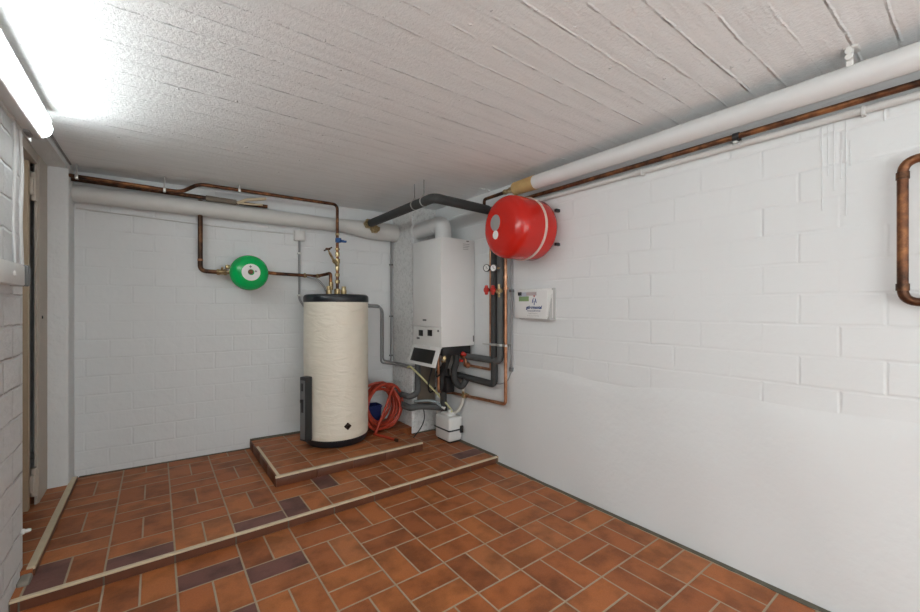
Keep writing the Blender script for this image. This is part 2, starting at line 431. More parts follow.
# dark hall behind the door: its unlit shade is put into the wall colour
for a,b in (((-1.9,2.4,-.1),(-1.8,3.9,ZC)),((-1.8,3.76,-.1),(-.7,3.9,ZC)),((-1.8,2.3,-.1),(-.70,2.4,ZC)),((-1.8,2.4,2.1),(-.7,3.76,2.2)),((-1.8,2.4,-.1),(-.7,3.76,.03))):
    sbox('wall_hall',a,b,M['darkhall'],'wall of the unlit room behind the door, its shade put into the colour','wall')
sbox('wall_hall',(-.80,3.56,.03),(-.56,3.7,.26),M['jamb'],'pale low block seen through the door gap','wall')
# door: frame, leaf and hinge
fr=NB()
prism(fr,[(-.545,3.262,.077),(-.535,3.262,.077),(-.535,3.275,.077),(-.529,3.285,.077),(-.529,3.498,.077),(-.545,3.498,.077)],(0,0,1.977))
frame=struct('door_1',fr,M['beige'],'grey beige door frame in the doorway on the left','door frame')
bm=NB(); box(bm,(-.70,2.512,1.995),(-.53,3.27,2.055),.003); obj('frame_head',bm,M['beige'],frame)
leaf=NB(); box(leaf,(-1.42,3.15,.085),(-.550,3.19,1.985),.003)
leafo=obj('door_leaf',leaf,M['woodbeige'],frame)
for z0 in (1.78,.14):
    bm=NB(); cyl(bm,(-.541,3.222,z0),(-.541,3.222,z0+.155),.0135,16,.002); box(bm,(-.553,3.188,z0+.03),(-.537,3.262,z0+.12),.002)
    obj('hinge',bm,M['beige'],frame,label='pale hinge')
bm=NB(); lathe(bm,[(0,0),(.009,0),(.009,.003),(.004,.003),(.003,.001),(0,.001)],(-.529,3.36,1.13),(1,0,0),16); obj('strike',bm,M['black'],frame)
# raised threshold strip along the doorway
bm=NB(); box(bm,(-.72,2.47,MID),(-.418,3.50,.076)); struct('floor',bm,M['tile2'],'raised terracotta threshold of the doorway','floor')
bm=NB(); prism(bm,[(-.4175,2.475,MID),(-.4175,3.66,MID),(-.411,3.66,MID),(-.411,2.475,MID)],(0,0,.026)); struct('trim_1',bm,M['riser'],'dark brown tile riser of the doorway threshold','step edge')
bm=NB(); box(bm,(-.438,2.475,.070),(-.410,3.62,.084),.002); struct('trim_2',bm,M['nosing'],'pale nosing strip along the doorway threshold','step edge')
bm=NB(); box(bm,(-.455,2.40,MID-.03),(-.416,2.474,.064),.010); struct('trim_3',bm,simple('grey_mortar',(.26,.235,.20),.9,nb=.002),'grey mortar lump at the near end of the threshold','mortar')
# long step: riser tiles + nosing
bm=NB(); x=XL+.002; xs=[(n+.2926)*.25 for n in range(-3,9)]
pts=[x]+[q for q in xs if x+.01<q<XR-.03]+[XR-.025]
for a,b_ in zip(pts,pts[1:]): box(bm,(a+.003,YS-.020,0),(b_-.003,YS-.012,.039),.001)
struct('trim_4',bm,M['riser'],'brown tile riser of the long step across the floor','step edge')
bm=NB(); box(bm,(XL+.002,YS-.0215,.039),(XR-.025,YS-.001,.049),.002); struct('trim_5',bm,M['nosing'],'pale nosing strip on the edge of the long step','step edge')
bm=NB(); box(bm,(XL+.002,YS-.019,0),(XR-.022,YS-.013,.036)); struct('trim_6',bm,M['grout'],'thin joints between the step riser tiles','step edge')
def grstrip(name,pts,w,z,label):
    bm=NB()
    for (p,q) in zip(pts,pts[1:]):
        p=Vector(p);q=Vector(q); L=(q-p).length; n=max(2,int(L/.04)); d=(q-p).normalized(); s=Vector((-d.y,d.x,0))
        prev=None
        for i in range(n+1):
            c=p+d*L*i/n; ww=w*(.75+.5*random.random())
            cur=[bm.verts.new((c.x,c.y,z-.003)),bm.verts.new((c.x,c.y,z+.006)),bm.verts.new((c.x+s.x*ww,c.y+s.y*ww,z+.003)),bm.verts.new((c.x+s.x*ww,c.y+s.y*ww,z-.003))]
            if prev:
                for k in range(4): bm.faces.new((prev[k],prev[(k+1)%4],cur[(k+1)%4],cur[k]))
            else: bm.faces.new(cur)
            prev=cur
        bm.faces.new(prev[::-1])
    return struct(name,bm,M['grout'],label,'grout')
grstrip('baseboard_right',[(XR-.012,YB,0),(XR-.012,YS-.02,0)],.024,0,'dark grout joint along the foot of the right wall')
grstrip('baseboard_right',[(XR-.012,YS,0),(XR-.012,3.17,0)],.028,MID,'dark grout joint at the right wall behind the step')
grstrip('baseboard_back',[(.615,bwY(.615),0),(-.41,bwY(-.41),0)],.012,MID,'dark grout joint along the foot of the back wall') 
grstrip('baseboard_pillar',[(XR-.01,3.175,0),(1.85,3.175,0)],.02,MID,'dark grout joint at the foot of the corner pillar')
grstrip('baseboard_left',[(XL,YS-.03,0),(XL,YB,0)],-.02,0,'dark grout joint along the foot of the left wall')
# platform under the tank
PZ=.112; PX0,PX1,PY0=.612,1.70,2.755
pl=thing('tiled_plinth','low terracotta tiled plinth carrying the water tank','plinth',(1.15,3.2,MID))
bm=NB(); prism(bm,[(PX0+.006,PY0+.006,MID),(PX1,PY0+.006,MID),(PX1,3.16,MID),(1.80,3.16,MID),(1.842,3.175,MID),(1.842,bwY(1.842)-.003,MID),(PX0+.006,bwY(PX0)-.006,MID)],(0,0,PZ-MID)); obj('tiled_top',bm,M['tile2'],pl,smooth=False)
bm=NB()
e=[PX0]+[PX0+.01+q*.25 for q in (1,2,3,4)]+[PX1]
for a,b_ in zip(e,e[1:]): box(bm,(a+.002,PY0-.003,MID),(b_-.002,PY0+.006,PZ-.010),.001)
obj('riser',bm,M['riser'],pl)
bm=NB()
e=[PY0+.008]+[PY0+.25*q for q in (1,2,3)]+[bwY(PX0)-.01]
for a,b_ in zip(e,e[1:]): box(bm,(PX0-.003,a+.002,MID),(PX0+.007,b_-.002,PZ-.001),.001)
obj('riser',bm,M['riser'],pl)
bm=NB(); box(bm,(PX0-.004,PY0-.004,PZ-.010),(PX1,PY0+.014,PZ+.002),.001); obj('edge_strip',bm,M['nosing'],pl)
bm=NB(); box(bm,(PX0+.008,PY0+.014,PZ-.010),(PX0+.026,3.44,PZ+.002),.001); obj('edge_strip',bm,M['nosing'],pl)
bm=NB(); prism(bm,[(PX0,bwY(PX0)-.035,PZ),(1.10,bwY(1.1)-.035,PZ),(1.10,bwY(1.1)-.002,PZ),(PX0,bwY(PX0)-.002,PZ)],(0,0,.010)); obj('mortar_joint',bm,M['grout'],pl)
# ---------------------------------------------------------------- luminaires
lamp=thing('fluorescent_lamp','long lit fluorescent lamp high on the left wall','ceiling lamp',(-.42,1.9,1.9))
Y0,Y1=1.16,2.62
bm=NB(); poly=[(XL+.012,1.965),(-.410,1.960),(-.385,1.978),(-.376,2.008),(-.385,2.034),(XL+.012,2.040)]
prism(bm,[(x,Y0,z) for x,z in poly],(0,Y1-Y0,0)); bmesh.ops.bevel(bm,geom=list(bm.edges),offset=.004,segments=2,affect='EDGES'); obj('diffuser',bm,M['tube'],lamp)
bm=NB(); box(bm,(XL,Y0-.01,1.925),(XL+.011,Y1-.02,2.085),.003); box(bm,(XL,Y0,1.935),(XL+.05,Y1-.05,1.962),.006); obj('housing',bm,M['white_plastic'],lamp)
bm=NB(); box(bm,(XL,Y0-.012,2.041),(-.380,Y1+.004,2.049),.002); obj('top_shield',bm,M['white_plastic'],lamp)  # plate added to keep the lamp's light off the ceiling
bm=NB(); box(bm,(XL+.011,2.45,1.925),(XL+.03,2.52,1.967),.003); box(bm,(XL+.011,1.3,1.925),(XL+.03,1.36,1.967),.003); obj('clip',bm,M['grey_conduit'],lamp)
fill_lamp=thing('fluorescent_lamp','added fill lamp, unseen on the left wall behind the viewer','ceiling lamp',(-.42,0,1.9))  # unseen lamp, added for more light from high on the left
bm=NB(); prism(bm,[(x,-.75,z) for x,z in poly],(0,1.46,0)); bmesh.ops.bevel(bm,geom=list(bm.edges),offset=.004,segments=2,affect='EDGES'); obj('diffuser',bm,M['fill_tube'],fill_lamp)
bm=NB(); box(bm,(XL,-.76,1.925),(XL+.011,.72,2.085),.003); obj('housing',bm,M['white_plastic'],fill_lamp)
bm=NB(); box(bm,(XL,-.762,2.041),(-.380,.722,2.049),.002); obj('top_shield',bm,M['white_plastic'],fill_lamp)  # same added light shield as on the first lamp
bm=NB(); box(bm,(XL,-3.2,.35),(XL+.01,-.75,1.75)); struct('fill_panel_2',bm,M['fill_glow'],'added glowing fill panel, unseen on the left wall behind the viewer','fill light')  # unseen glowing panel, added to light the room from the left
bm=NB()
for a,b_ in (((XL,-3.25,.30),(XL+.05,-.70,.35)),((XL,-3.25,1.75),(XL+.05,-.70,1.8)),((XL,-3.25,.30),(XL+.05,-3.2,1.8)),((XL,-.75,.30),(XL+.05,-.70,1.8)),((XL,-2.0,.35),(XL+.05,-1.95,1.75))): box(bm,a,b_)
struct('fill_panel_2_frame',bm,M['white_plastic'],'white frame of the added fill panel on the left wall behind the viewer','fill light frame')
# glowing panel added on the unseen rear wall to brighten the room
bm=NB(); box(bm,(-.2,YB+.001,.15),(1.9,YB+.01,1.55)); struct('fill_panel_1',bm,M['fill_glow'],'added glowing fill panel, unseen on the wall behind the viewer','fill light')
bm=NB()
for a,b_ in (((-.25,YB,.10),(1.95,YB+.05,.15)),((-.25,YB,1.55),(1.95,YB+.05,1.6)),((-.25,YB,.10),(-.2,YB+.05,1.6)),((1.9,YB,.10),(1.95,YB+.05,1.6)),((.83,YB,.15),(.87,YB+.05,1.55))): box(bm,a,b_)
struct('fill_panel_1_frame',bm,M['white_plastic'],'white frame of the added fill panel on the wall behind the viewer','fill light frame')
# ---------------------------------------------------------------- right wall pipe runs
bx,bz,br_=1.985,2.006,.0445
t=thing('insulated_pipe','thick white jacketed heating pipe under the ceiling along the right wall','pipe',(bx,.5,bz))
bm=NB(); tube(bm,[(bx,YB+.02,bz),(bx,1.835,bz)],br_,seg=32); obj('jacket',bm,M['white_pvc'],t)
bm=NB(); 
for y in (.735,-.3): tube(bm,[(bx,y,bz),(bx,y+.006,bz)],br_+.0012,seg=32)
obj('jacket_seam',bm,M['white_pvc'],t)
bm=NB(); tube(bm,[(bx,1.82,bz),(bx,1.86,bz),(bx,1.94,bz),(bx,2.005,bz)],br_+.002,seg=32,rad=lambda s:br_+.003-.003*s); obj('tape_wrap',bm,M['tape'],t)
bm=NB(); tube(bm,[(bx,2.0,bz),(bx,2.335,bz-.004),(bx,2.335,1.958)],.0125,.03); obj('bare_end',bm,M['dark_copper'],t)
bm=NB(); hexnut(bm,(bx,2.03,bz),(bx,2.06,bz),.022); cyl(bm,(bx,2.06,bz),(bx,2.10,bz),.016); hexnut(bm,(bx,2.10,bz),(bx,2.115,bz),.019); obj('fitting',bm,M['brass'],t)
# ceiling hanger
h=thing('pipe_hanger','white bracket fixing the thick pipe to the ceiling at the right','bracket',(bx,.31,ZC))
bm=NB(); box(bm,(bx-.05,.292,ZC-.006),(bx+.01,.330,ZC),.002); obj('plate',bm,M['white_plastic'],h)
bm=NB(); box(bm,(bx-.034,.305,bz+br_-.012),(bx-.028,.325,ZC-.006),.001)
for z in (.035,.015): cyl(bm,(bx-.034,.315,bz+br_+z),(bx-.05,.315,bz+br_+z),.011,12,.001)
cyl(bm,(bx-.012,.315,bz+br_-.005),(bx-.012,.315,ZC-.006),.005,10); obj('strap',bm,M['white_plastic'],h)
cz=1.944; cxx=2.062
t=thing('copper_pipe','long horizontal copper pipe under the thick white pipe on the right wall','pipe',(cxx,.5,cz))
bm=NB(); tube(bm,[(cxx,YB+.02,cz),(cxx,2.4,cz+.004)],.0125,seg=16); obj('tube',bm,M['old_copper'],t)
bm=NB()
for y in (.70,-.9):
    tube(bm,[(cxx,y-.012,cz),(cxx,y+.012,cz)],.019,seg=20)
obj('clamp_ring',bm,M['black'],t)
bm=NB()
for y in (.70,-.9):
    box(bm,(cxx,y-.006,cz-.006),(XR,y+.006,cz+.006)); box(bm,(cxx-.018,y-.008,cz-.030),(cxx+.004,y+.008,cz-.018),.002)
obj('clamp_foot',bm,M['steel'],t)
t=thing('conduit','thin white painted conduit along the top of the right wall','conduit',(2.092,.5,1.913))
bm=NB(); tube(bm,[(2.093,YB+.02,1.913),(2.093,2.3,1.92)],.0145,seg=16); obj('tube',bm,M['painted_conduit'],t)
bm=NB()
for y in (1.15,.3,-.6): box(bm,(2.076,y-.006,1.896),(XR,y+.006,1.93),.002)
obj('clip',bm,M['painted_conduit'],t)
# short copper loop at the right image edge
t=thing('copper_pipe_loop','tarnished copper pipe loop coming out of the right wall','pipe',(2.05,.1,1.45))
bm=NB(); lz0,lz1=1.206,1.692
tube(bm,[(2.06,-.12,lz1),(2.05,.198,lz1),(2.05,.198,lz0),(2.06,-.12,lz0)],.0145,.045,seg=18,n=8); obj('tube',bm,M['old_copper'],t)
bm=NB(); 
for z in (lz1-.052,lz0+.052): tube(bm,[(2.05,.198,z-.012),(2.05,.198,z-.006),(2.05,.198,z+.006),(2.05,.198,z+.012)],.0172,seg=18)
for z in (lz1,lz0): tube(bm,[(2.051,.155,z),(2.052,.135,z)],.0172,seg=18)
obj('socket',bm,M['dark_copper'],t)
bm=NB(); tube(bm,[(2.06,-.11,lz1),(2.075,-.16,lz1),(2.112,-.17,lz1)],.0145,.03); tube(bm,[(2.06,-.11,lz0),(2.075,-.16,lz0),(2.112,-.17,lz0)],.0145,.03); obj('wall_bend',bm,M['old_copper'],t)
# paint drips on the right wall
bm=NB()
for (u,v0,v1) in ((820,118,150),(822,125,210),(828,122,175),(834,116,190),(841,150,178),(846,110,215),(850,140,165),(884,103,120)):
    p=aX(u,v0,XR-.001); q=aX(u,v1,XR-.001); tube(bm,[p,(p+q)/2,q],.0016,seg=6)
    bmesh.ops.create_icosphere(bm,subdivisions=1,radius=.003,matrix=Matrix.Translation(q))
o=obj('paint_drips',bm,M['plaster']); tag(o,'dried white paint drips running down the top of the right wall','paint drips'); o['kind']='stuff'
# ---------------------------------------------------------------- dark insulated pipe
dX,dY,dz=1.535,2.345,1.945
t=thing('lagged_pipe','dark grey lagged pipe hanging under the ceiling in front of the boiler flue','pipe',(dX,dY,dz))
bm=NB(); tube(bm,[(dX,3.36,dz-.008),(dX,dY,dz),(2.03,dY,dz-.014)],.034,.055,seg=24,n=8); obj('lagging',bm,M['foam'],t)
bm=NB(); tube(bm,[(2.03,dY,dz-.014),(2.062,dY,dz-.014),(2.062,dY,1.80)],.014,.02); obj('tube',bm,M['dark_copper'],t)
bm=NB(); tube(bm,[(dX,3.36,dz-.008),(dX,3.41,dz-.01)],.020); hexnut(bm,(dX-.012,3.365,dz-.012),(dX-.012,3.395,dz-.012),.046)
tube(bm,[(dX-.005,3.39,dz-.01),(dX+.04,3.41,dz-.035),(dX+.10,3.40,dz-.045)],.022,.02); hexnut(bm,(dX+.045,3.37,dz-.052),(dX+.045,3.40,dz-.052),.040); obj('end_fitting',bm,M['brass'],t,label='brass end fitting')
for k,(yy,dx) in enumerate(((2.60,0),(2.47,.0))):
    t=thing('pipe_hanger','thin steel hanger rod holding the dark lagged pipe, '+('farther from' if k==0 else 'nearer to')+' the bend','hanger',(dX,yy,dz),'hangers of the dark lagged pipe')
    bm=NB(); cyl(bm,(dX,yy,dz+.034),(dX,yy,ZC),.003,8); obj('rod',bm,M['midgrey'],t)
    bm=NB(); tube(bm,[(dX,yy-.006,dz),(dX,yy+.006,dz)],.0365,seg=24); box(bm,(dX-.008,yy-.009,dz+.034),(dX+.008,yy+.009,dz+.048),.002); obj('clamp_ring',bm,M['steel'],t)
# ---------------------------------------------------------------- back wall sewer pipe
t=thing('drain_pipe','thick white painted drain pipe running along the top of the back wall','pipe',(.7,3.6,1.93))
off=.072
P0=Vector((XL+.002,bwY(XL,off),1.938)); P1=Vector((1.36,bwY(1.36,off),1.916))
bm=NB(); tube(bm,[P0,P1],.0575,seg=32); obj('tube',bm,M['white_pipe'],t)
bm=NB()
for x in (.255,1.03,1.345):
    z=1.938+(1.916-1.938)*(x-XL)/(1.36-XL); tube(bm,[(x,bwY(x,off),z),(x+.035,bwY(x+.035,off),z-.0005)],.0605 if x>.3 else .0585,seg=32)
obj('socket',bm,M['white_pipe'],t)
bm=NB(); tube(bm,[P1,(1.42,bwY(1.42,off),1.913),(1.50,bwY(1.5,.078),1.906),(1.58,bwY(1.58,.083),1.900),(1.66,bwY(1.66,.085),1.896),(1.845,bwY(1.84,.085),1.896)],.06,seg=32,rad=lambda s:.06+.022*min(1,s*1.6)); obj('branch_elbow',bm,M['white_pipe'],t)
# upper copper run on the back wall
t=thing('copper_pipe','copper pipe under the ceiling that jogs up and drops onto the cream water tank','pipe',(.4,3.45,2.0))
bm=NB(); tube(bm,[(XL+.005,3.52,2.020),(.145,3.49,2.006),(.245,3.41,2.062),(1.238,3.385,2.062),(1.238,3.385,1.335)],.0128,.045,seg=16); obj('tube',bm,M['old_copper'],t)
bm=NB()
for x,y,z in ((-.40,3.518,2.019),(.05,3.495,2.009),(.50,3.405,2.062)):
    box(bm,(x-.008,y-.017,z-.017),(x+.008,y+.017,z+.017),.003); cyl(bm,(x,y,z),(x,y,ZC),.004,8)
obj('clip',bm,M['steel'],t)
bm=NB()
for a,b_,r in ((1.39,1.42,.021),(1.45,1.475,.020),(1.50,1.56,.017),(1.56,1.60,.022),(1.62,1.655,.019),(1.675,1.69,.020),(1.80,1.815,.017)):
    hexnut(bm,(1.238,3.385,a),(1.238,3.385,b_),r)
obj('fitting',bm,M['brass'],t)
bm=NB(); tube(bm,[(1.238,3.385,1.535),(1.195,3.345,1.575),(1.150,3.325,1.640)],.010,.02); tube(bm,[(1.16,3.33,1.625),(1.135,3.318,1.665)],.006); hexnut(bm,(1.206,3.355,1.565),(1.195,3.348,1.582),.017); obj('slanted_valve',bm,M['brass'],t)
bm=NB(); cyl(bm,(1.105,3.33,1.652),(1.165,3.305,1.682),.006,10,.001); box(bm,(1.115,3.312,1.660),(1.155,3.326,1.676),.004); obj('valve_handle',bm,M['dark_copper'],t)
bm=NB(); box(bm,(1.215,3.345,1.735),(1.262,3.380,1.775),.008); cyl(bm,(1.238,3.375,1.755),(1.27,3.32,1.745),.010,12,.002); box(bm,(1.25,3.315,1.735),(1.295,3.34,1.752),.005); obj('blue_tap',bm,M['blueval'],t,label='blue tap handle')
t=thing('copper_pipe','second dark copper pipe close behind the first, above the drain pipe','pipe',(.2,3.58,2.01))
bm=NB(); tube(bm,[(XL+.005,3.585,2.015),(.28,3.56,2.005),(.50,3.55,1.998),(.72,3.54,1.998)],.0145,.03); obj('tube',bm,M['dark_copper'],t)
bm=NB(); tube(bm,[(.30,3.56,2.004),(.42,3.555,2.002),(.50,3.55,2.0)],.021,seg=12); obj('flaking_wrap',bm,M['browngrey'],t)
t=thing('insulation_scrap','torn yellowish strip lying across the top of the drain pipe','insulation',(.6,3.55,2.0))
bm=NB()
pts=[(.50,3.50,1.985),(.56,3.50,2.02),(.62,3.49,2.03),(.70,3.50,2.05)]
tube(bm,pts,.012,.02,seg=7); tube(bm,[(.52,3.51,1.99),(.60,3.52,1.995),(.68,3.51,2.0)],.008,seg=6); obj('scrap',bm,M['nosing'],t)
# cable and junction box
t=thing('junction_box','small white junction box under the drain pipe','junction box',(.985,bwY(.985),1.75))
jb=.985; jy=bwY(jb)
bm=NB(); box(bm,(jb-.043,jy-.042,1.757),(jb+.043,jy+.004,1.842),.006); obj('body',bm,M['white_plastic'],t)
bm=NB(); box(bm,(jb-.036,jy-.046,1.765),(jb+.036,jy-.040,1.834),.003); obj('lid',bm,M['white_plastic'],t)
bm=NB(); tube(bm,[(-.425,bwY(-.425,.008),1.852),(-.1,bwY(-.1,.008),1.838),(.2,bwY(.2,.008),1.824),(.47,bwY(.47,.008),1.814),(.74,bwY(.74,.008),1.812),(.945,bwY(.945,.01),1.813)],.0045,.1,seg=8)
tag(obj('cable',bm,M['painted_conduit']),'thin cable running along the back wall into the junction box','cable')
t=thing('conduit','grey conduit dropping from the junction box toward the water tank','conduit',(.985,jy,1.2))
bm=NB(); tube(bm,[(jb,jy-.018,1.757),(jb,jy-.018,1.255),(jb+.05,jy-.02,1.18),(jb+.12,jy-.03,1.16)],.0095,.03); obj('tube',bm,M['grey_conduit'],t)
bm=NB()
for z in (1.65,1.46,1.29): box(bm,(jb-.014,jy-.030,z-.008),(jb+.014,jy+.003,z+.008),.003)
obj('clip',bm,M['white_plastic'],t)
# ---------------------------------------------------------------- green expansion vessel
gx,gz=.575,1.452; gy=bwY(gx,.20)
t=thing('copper_pipe','dark copper pipe coming down to the green vessel from the drain pipe height','pipe',(.266,3.59,1.46))
bm=NB(); tube(bm,[(.268,3.59,1.99),(.268,3.59,1.462),(.36,3.575,1.456),(.45,3.545,1.456)],.0165,.04,seg=16); obj('tube',bm,M['dark_copper'],t)
bm=NB(); hexnut(bm,(.375,3.57,1.456),(.392,3.565,1.456),.025); cyl(bm,(.392,3.565,1.456),(.42,3.555,1.456),.020); hexnut(bm,(.42,3.555,1.456),(.437,3.55,1.456),.027); cyl(bm,(.405,3.56,1.456),(.405,3.53,1.49),.008); box(bm,(.425,3.51,1.48),(.455,3.55,1.51),.006)
obj('fitting',bm,M['brass'],t)
bm=NB(); cyl(bm,(.268,3.59,1.535),(.268,3.59,1.55),.0185,16); obj('solder_ring',bm,M['copper'],t)
t=thing('copper_pipe','copper pipe leading from the green vessel to the top of the tank','pipe',(.9,3.53,1.46))
bm=NB(); tube(bm,[(.66,3.53,1.475),(.76,3.53,1.462),(1.10,3.50,1.452),(1.165,3.44,1.470),(1.185,3.40,1.478),(1.185,3.39,1.335)],.0135,.03,seg=16); obj('tube',bm,M['old_copper'],t)
bm=NB(); hexnut(bm,(.995,3.509,1.455),(1.01,3.508,1.455),.021); hexnut(bm,(1.10,3.50,1.452),(1.115,3.487,1.457),.019); cyl(bm,(1.185,3.39,1.335),(1.185,3.39,1.40),.019,16,.002); obj('fitting',bm,M['brass'],t)
bm=NB(); tube(bm,smooth_path([(1.02,3.50,1.445),(1.09,3.47,1.425),(1.13,3.42,1.37),(1.14,3.38,1.325)]),.009,seg=10)
tag(obj('hose',bm,M['grey_conduit']),'short grey hose curving down onto the tank lid','hose')
v=thing('expansion_vessel','small green expansion vessel on the back wall left of the tank','expansion vessel',(gx,gy,gz-.13))
ax=Vector((-.06,-1,.02)).normalized(); R=.134
prof=[(0,.075),(.03,.0745),(.06,.070),(.09,.060),(.112,.045),(.127,.024),(R,.004),(R,-.002)]
bm=NB(); lathe(bm,[(r,h) for r,h in prof],(gx,gy,gz),ax,56,cap=False); obj('front_shell',bm,M['green'],v)
bm=NB(); lathe(bm,[(R-.001,-.001),(R+.001,-.006),(R,-.012),(R-.004,-.014)],(gx,gy,gz),ax,56); obj('seam',bm,M['offwhite'],v,label='pale seam around the rim')
bm=NB(); lathe(bm,[(R-.004,-.013),(.127,-.035),(.105,-.056),(.07,-.070),(0,-.078)],(gx,gy,gz),ax,56,cap=False); obj('rear_shell',bm,M['green'],v)
C=Vector((gx,gy,gz))
bm=NB(); lathe(bm,[(.022,.0775),(.063,.0725),(.063,.0700),(.022,.0750)],C+Vector((.004,0,-.002)),ax,40,cap=False); obj('label_disc',bm,M['label_white'],v,label='round white label')
bm=NB(); lathe(bm,[(0,.090),(.014,.090),(.018,.086),(.018,.074)],C,ax,24,cap=False); obj('hub',bm,M['dark_copper'],v)
bm=NB()
for dx,dz_ in ((.0,.04),(.036,.006)):
    q=C+ax*.0765+Vector((dx,0,dz_)); box(bm,q-Vector((.009,.002,.002)),q+Vector((.009,.002,.002))); box(bm,q-Vector((.002,.002,.009)),q+Vector((.002,.002,.009)))
obj('label_mark',bm,M['black'],v)
bm=NB(); cyl(bm,C-ax*.07,(gx+.015,bwY(gx)-.001,gz),.02); box(bm,(gx-.04,bwY(gx)-.012,gz-.04),(gx+.05,bwY(gx)+.004,gz+.04),.004); obj('bracket',bm,M['steel'],v)
bm=NB(); tube(bm,[(.44,3.545,1.456),(.50,3.52,1.456),(gx,3.50,gz)],.016,.02); obj('connection',bm,M['brass'],v)
# ---------------------------------------------------------------- water tank
tx,ty,tr=1.180,3.245,.252
t=thing('water_tank','tall round cream water tank with black lid and base on the tiled plinth','water tank',(tx,ty,PZ))
bm=NB(); lathe(bm,[(.205,PZ),(.228,PZ+.006),(.243,PZ+.030),(.249,PZ+.052),(.249,PZ+.062)],(tx,ty,0),(0,0,1),64); obj('base',bm,M['tankblack'],t,label='black base ring')
bm=NB(); zz0,zz1=PZ+.055,1.236; pr=[(.244,zz0),(.250,zz0+.012)]+[(.2515,zz0+.012+(zz1-zz0-.02)*k/40) for k in range(1,41)]+[(.246,zz1)]
def jit(a,h):
    return .006*math.sin(a*3+h*4)*math.sin(h*9)+.0035*math.sin(h*31+a*5)*math.sin(a*2+h*3)+.003*math.sin(a*9-h*12)
lathe(bm,pr,(tx,ty,0),(0,0,1),96,jit=lambda a,h: jit(a,h)*.4*min(1,(h-zz0)*12,(zz1-h)*12) if zz0<h<zz1 else 0); obj('jacket',bm,M['cream'],t)
bm=NB(); lathe(bm,[(.251,1.228),(.254,1.234),(.254,1.267),(.248,1.282),(.234,1.290),(.12,1.293),(0,1.294)],(tx,ty,0),(0,0,1),72); obj('lid',bm,M['tankblack'],t,label='black lid')
bm=NB()
for x,y in ((1.165,3.385),(1.285,3.36)): cyl(bm,(x,y,1.292),(x,y,1.335),.024,24,.002); hexnut(bm,(x,y,1.335),(x,y,1.365),.019)
cyl(bm,(1.238,3.385,1.292),(1.238,3.385,1.345),.026,24,.002)
obj('port',bm,M['brass'],t)
d=Vector((-.04,-1,0)).normalized(); q=Vector((1.186,3.245,.278))+d*.250
bm=NB()
Rm=Matrix.Rotation(PI/4,3,'Y'); box(bm,q-Vector((.021,.010,.021)),q+Vector((.021,.010,.021)),.004,R=Rm); cyl(bm,q,q+d*.022,.013,16,.002); obj('drain_plug',bm,M['dark_copper'],t,label='dark diamond shaped drain plug')
# controller strip at the tank's left
dv=Vector((-.93,-.36,0)).normalized(); sd=Vector((-dv.y,dv.x,0)); cc=Vector((tx,ty,0))+dv*.292
t2=Matrix((( -dv.x, sd.x,0),(-dv.y, sd.y,0),(0,0,1)))
def lbox(bm,a,b,bev=0):
    a=Vector(a);b=Vector(b); c=(a+b)/2; s=(b-a)/2
    box(bm,-s,s,bev,R=t2) if False else None
    vs=box(bm,-s,s,bev)
    for v_ in vs: v_.co=t2@(v_.co+c)+cc
bm=NB(); lbox(bm,(-.030,-.034,.185),(.030,.034,.665),.006); obj('control_strip',bm,M['devgrey'],t,label='tall dark grey control strip')
bm=NB(); lbox(bm,(-.033,-.026,.20),(-.029,.026,.64),.002); obj('strip_face',bm,M['midgrey'],t)
bm=NB(); lbox(bm,(-.037,-.012,.56),(-.032,.012,.62),.002); lbox(bm,(-.037,-.012,.40),(-.032,.014,.50),.002); lbox(bm,(-.050,-.008,.475),(-.034,.008,.50),.004); obj('switch',bm,M['black'],t)
# ---------------------------------------------------------------- orange hose coil and blue tub
bm=NB(); pts=[]; turns=7
for k in range(turns*26+1):
    a=2*PI*k/26+1.0; n_=k/26
    rr=.178+.022*math.sin(n_*2.4)-.004*n_+.012*math.sin(a*2+n_); cxh=1.598+.012*math.sin(n_*1.7); 
    yy=3.285+.030*(n_-turns/2)*.55+.05*math.cos(a)*math.sin(n_*1.3)
    zc=PZ+.208
    pts.append(Vector((cxh+rr*math.cos(a)*.98,yy-.035*math.sin(a)*-.5,max(PZ+.0135+.012*abs(math.sin(n_*2)),zc+rr*math.sin(a)*1.06))))
tube(bm,pts,.0125,seg=10)
hc=thing('hose_coil','coiled orange red hose leaning beside the water tank','hose',(1.57,3.30,PZ))
obj('hose_loops',bm,M['hose'],hc)
bm=NB(); e0=aZ(375,434,PZ+.013); e1=aZ(396,440,PZ+.013)
tube(bm,smooth_path([pts[0],Vector((1.50,3.17,PZ+.03)),e0,(e0+e1)/2,e1]),.0115,seg=10); obj('loose_end',bm,M['hose'],hc)
dd=(e1-e0).normalized(); bm=NB(); cyl(bm,e1-dd*.012,e1+dd*.018,.0135,12,.002); obj('hose_nozzle',bm,M['dark_copper'],hc)
tb=thing('storage_tub','navy blue plastic tub behind the hose coil beside the tank','tub',(1.56,3.44,PZ))
bm=NB(); r=bmesh.ops.create_cube(bm,size=1)
for v_ in r['verts']:
    s=1 if v_.co.z>0 else .88; v_.co=Vector((1.565+v_.co.x*.20*s,3.475+v_.co.y*.11*s,PZ+.09+v_.co.z*.18))
tf=[f for f in bm.faces if f.normal.z>.9]; bmesh.ops.inset_region(bm,faces=tf,thickness=.008); bmesh.ops.translate(bm,verts=tf[0].verts,vec=(0,0,-.15)); obj('tub_body',bm,M['blue'],tb)
bm=NB()
for a,b_ in (((1.458,3.412,.27),(1.672,3.424,.284)),((1.458,3.526,.27),(1.672,3.538,.284)),((1.458,3.412,.27),(1.470,3.538,.284)),((1.660,3.412,.27),(1.672,3.538,.284))): box(bm,a,b_,.002)
obj('rim',bm,M['blue'],tb)
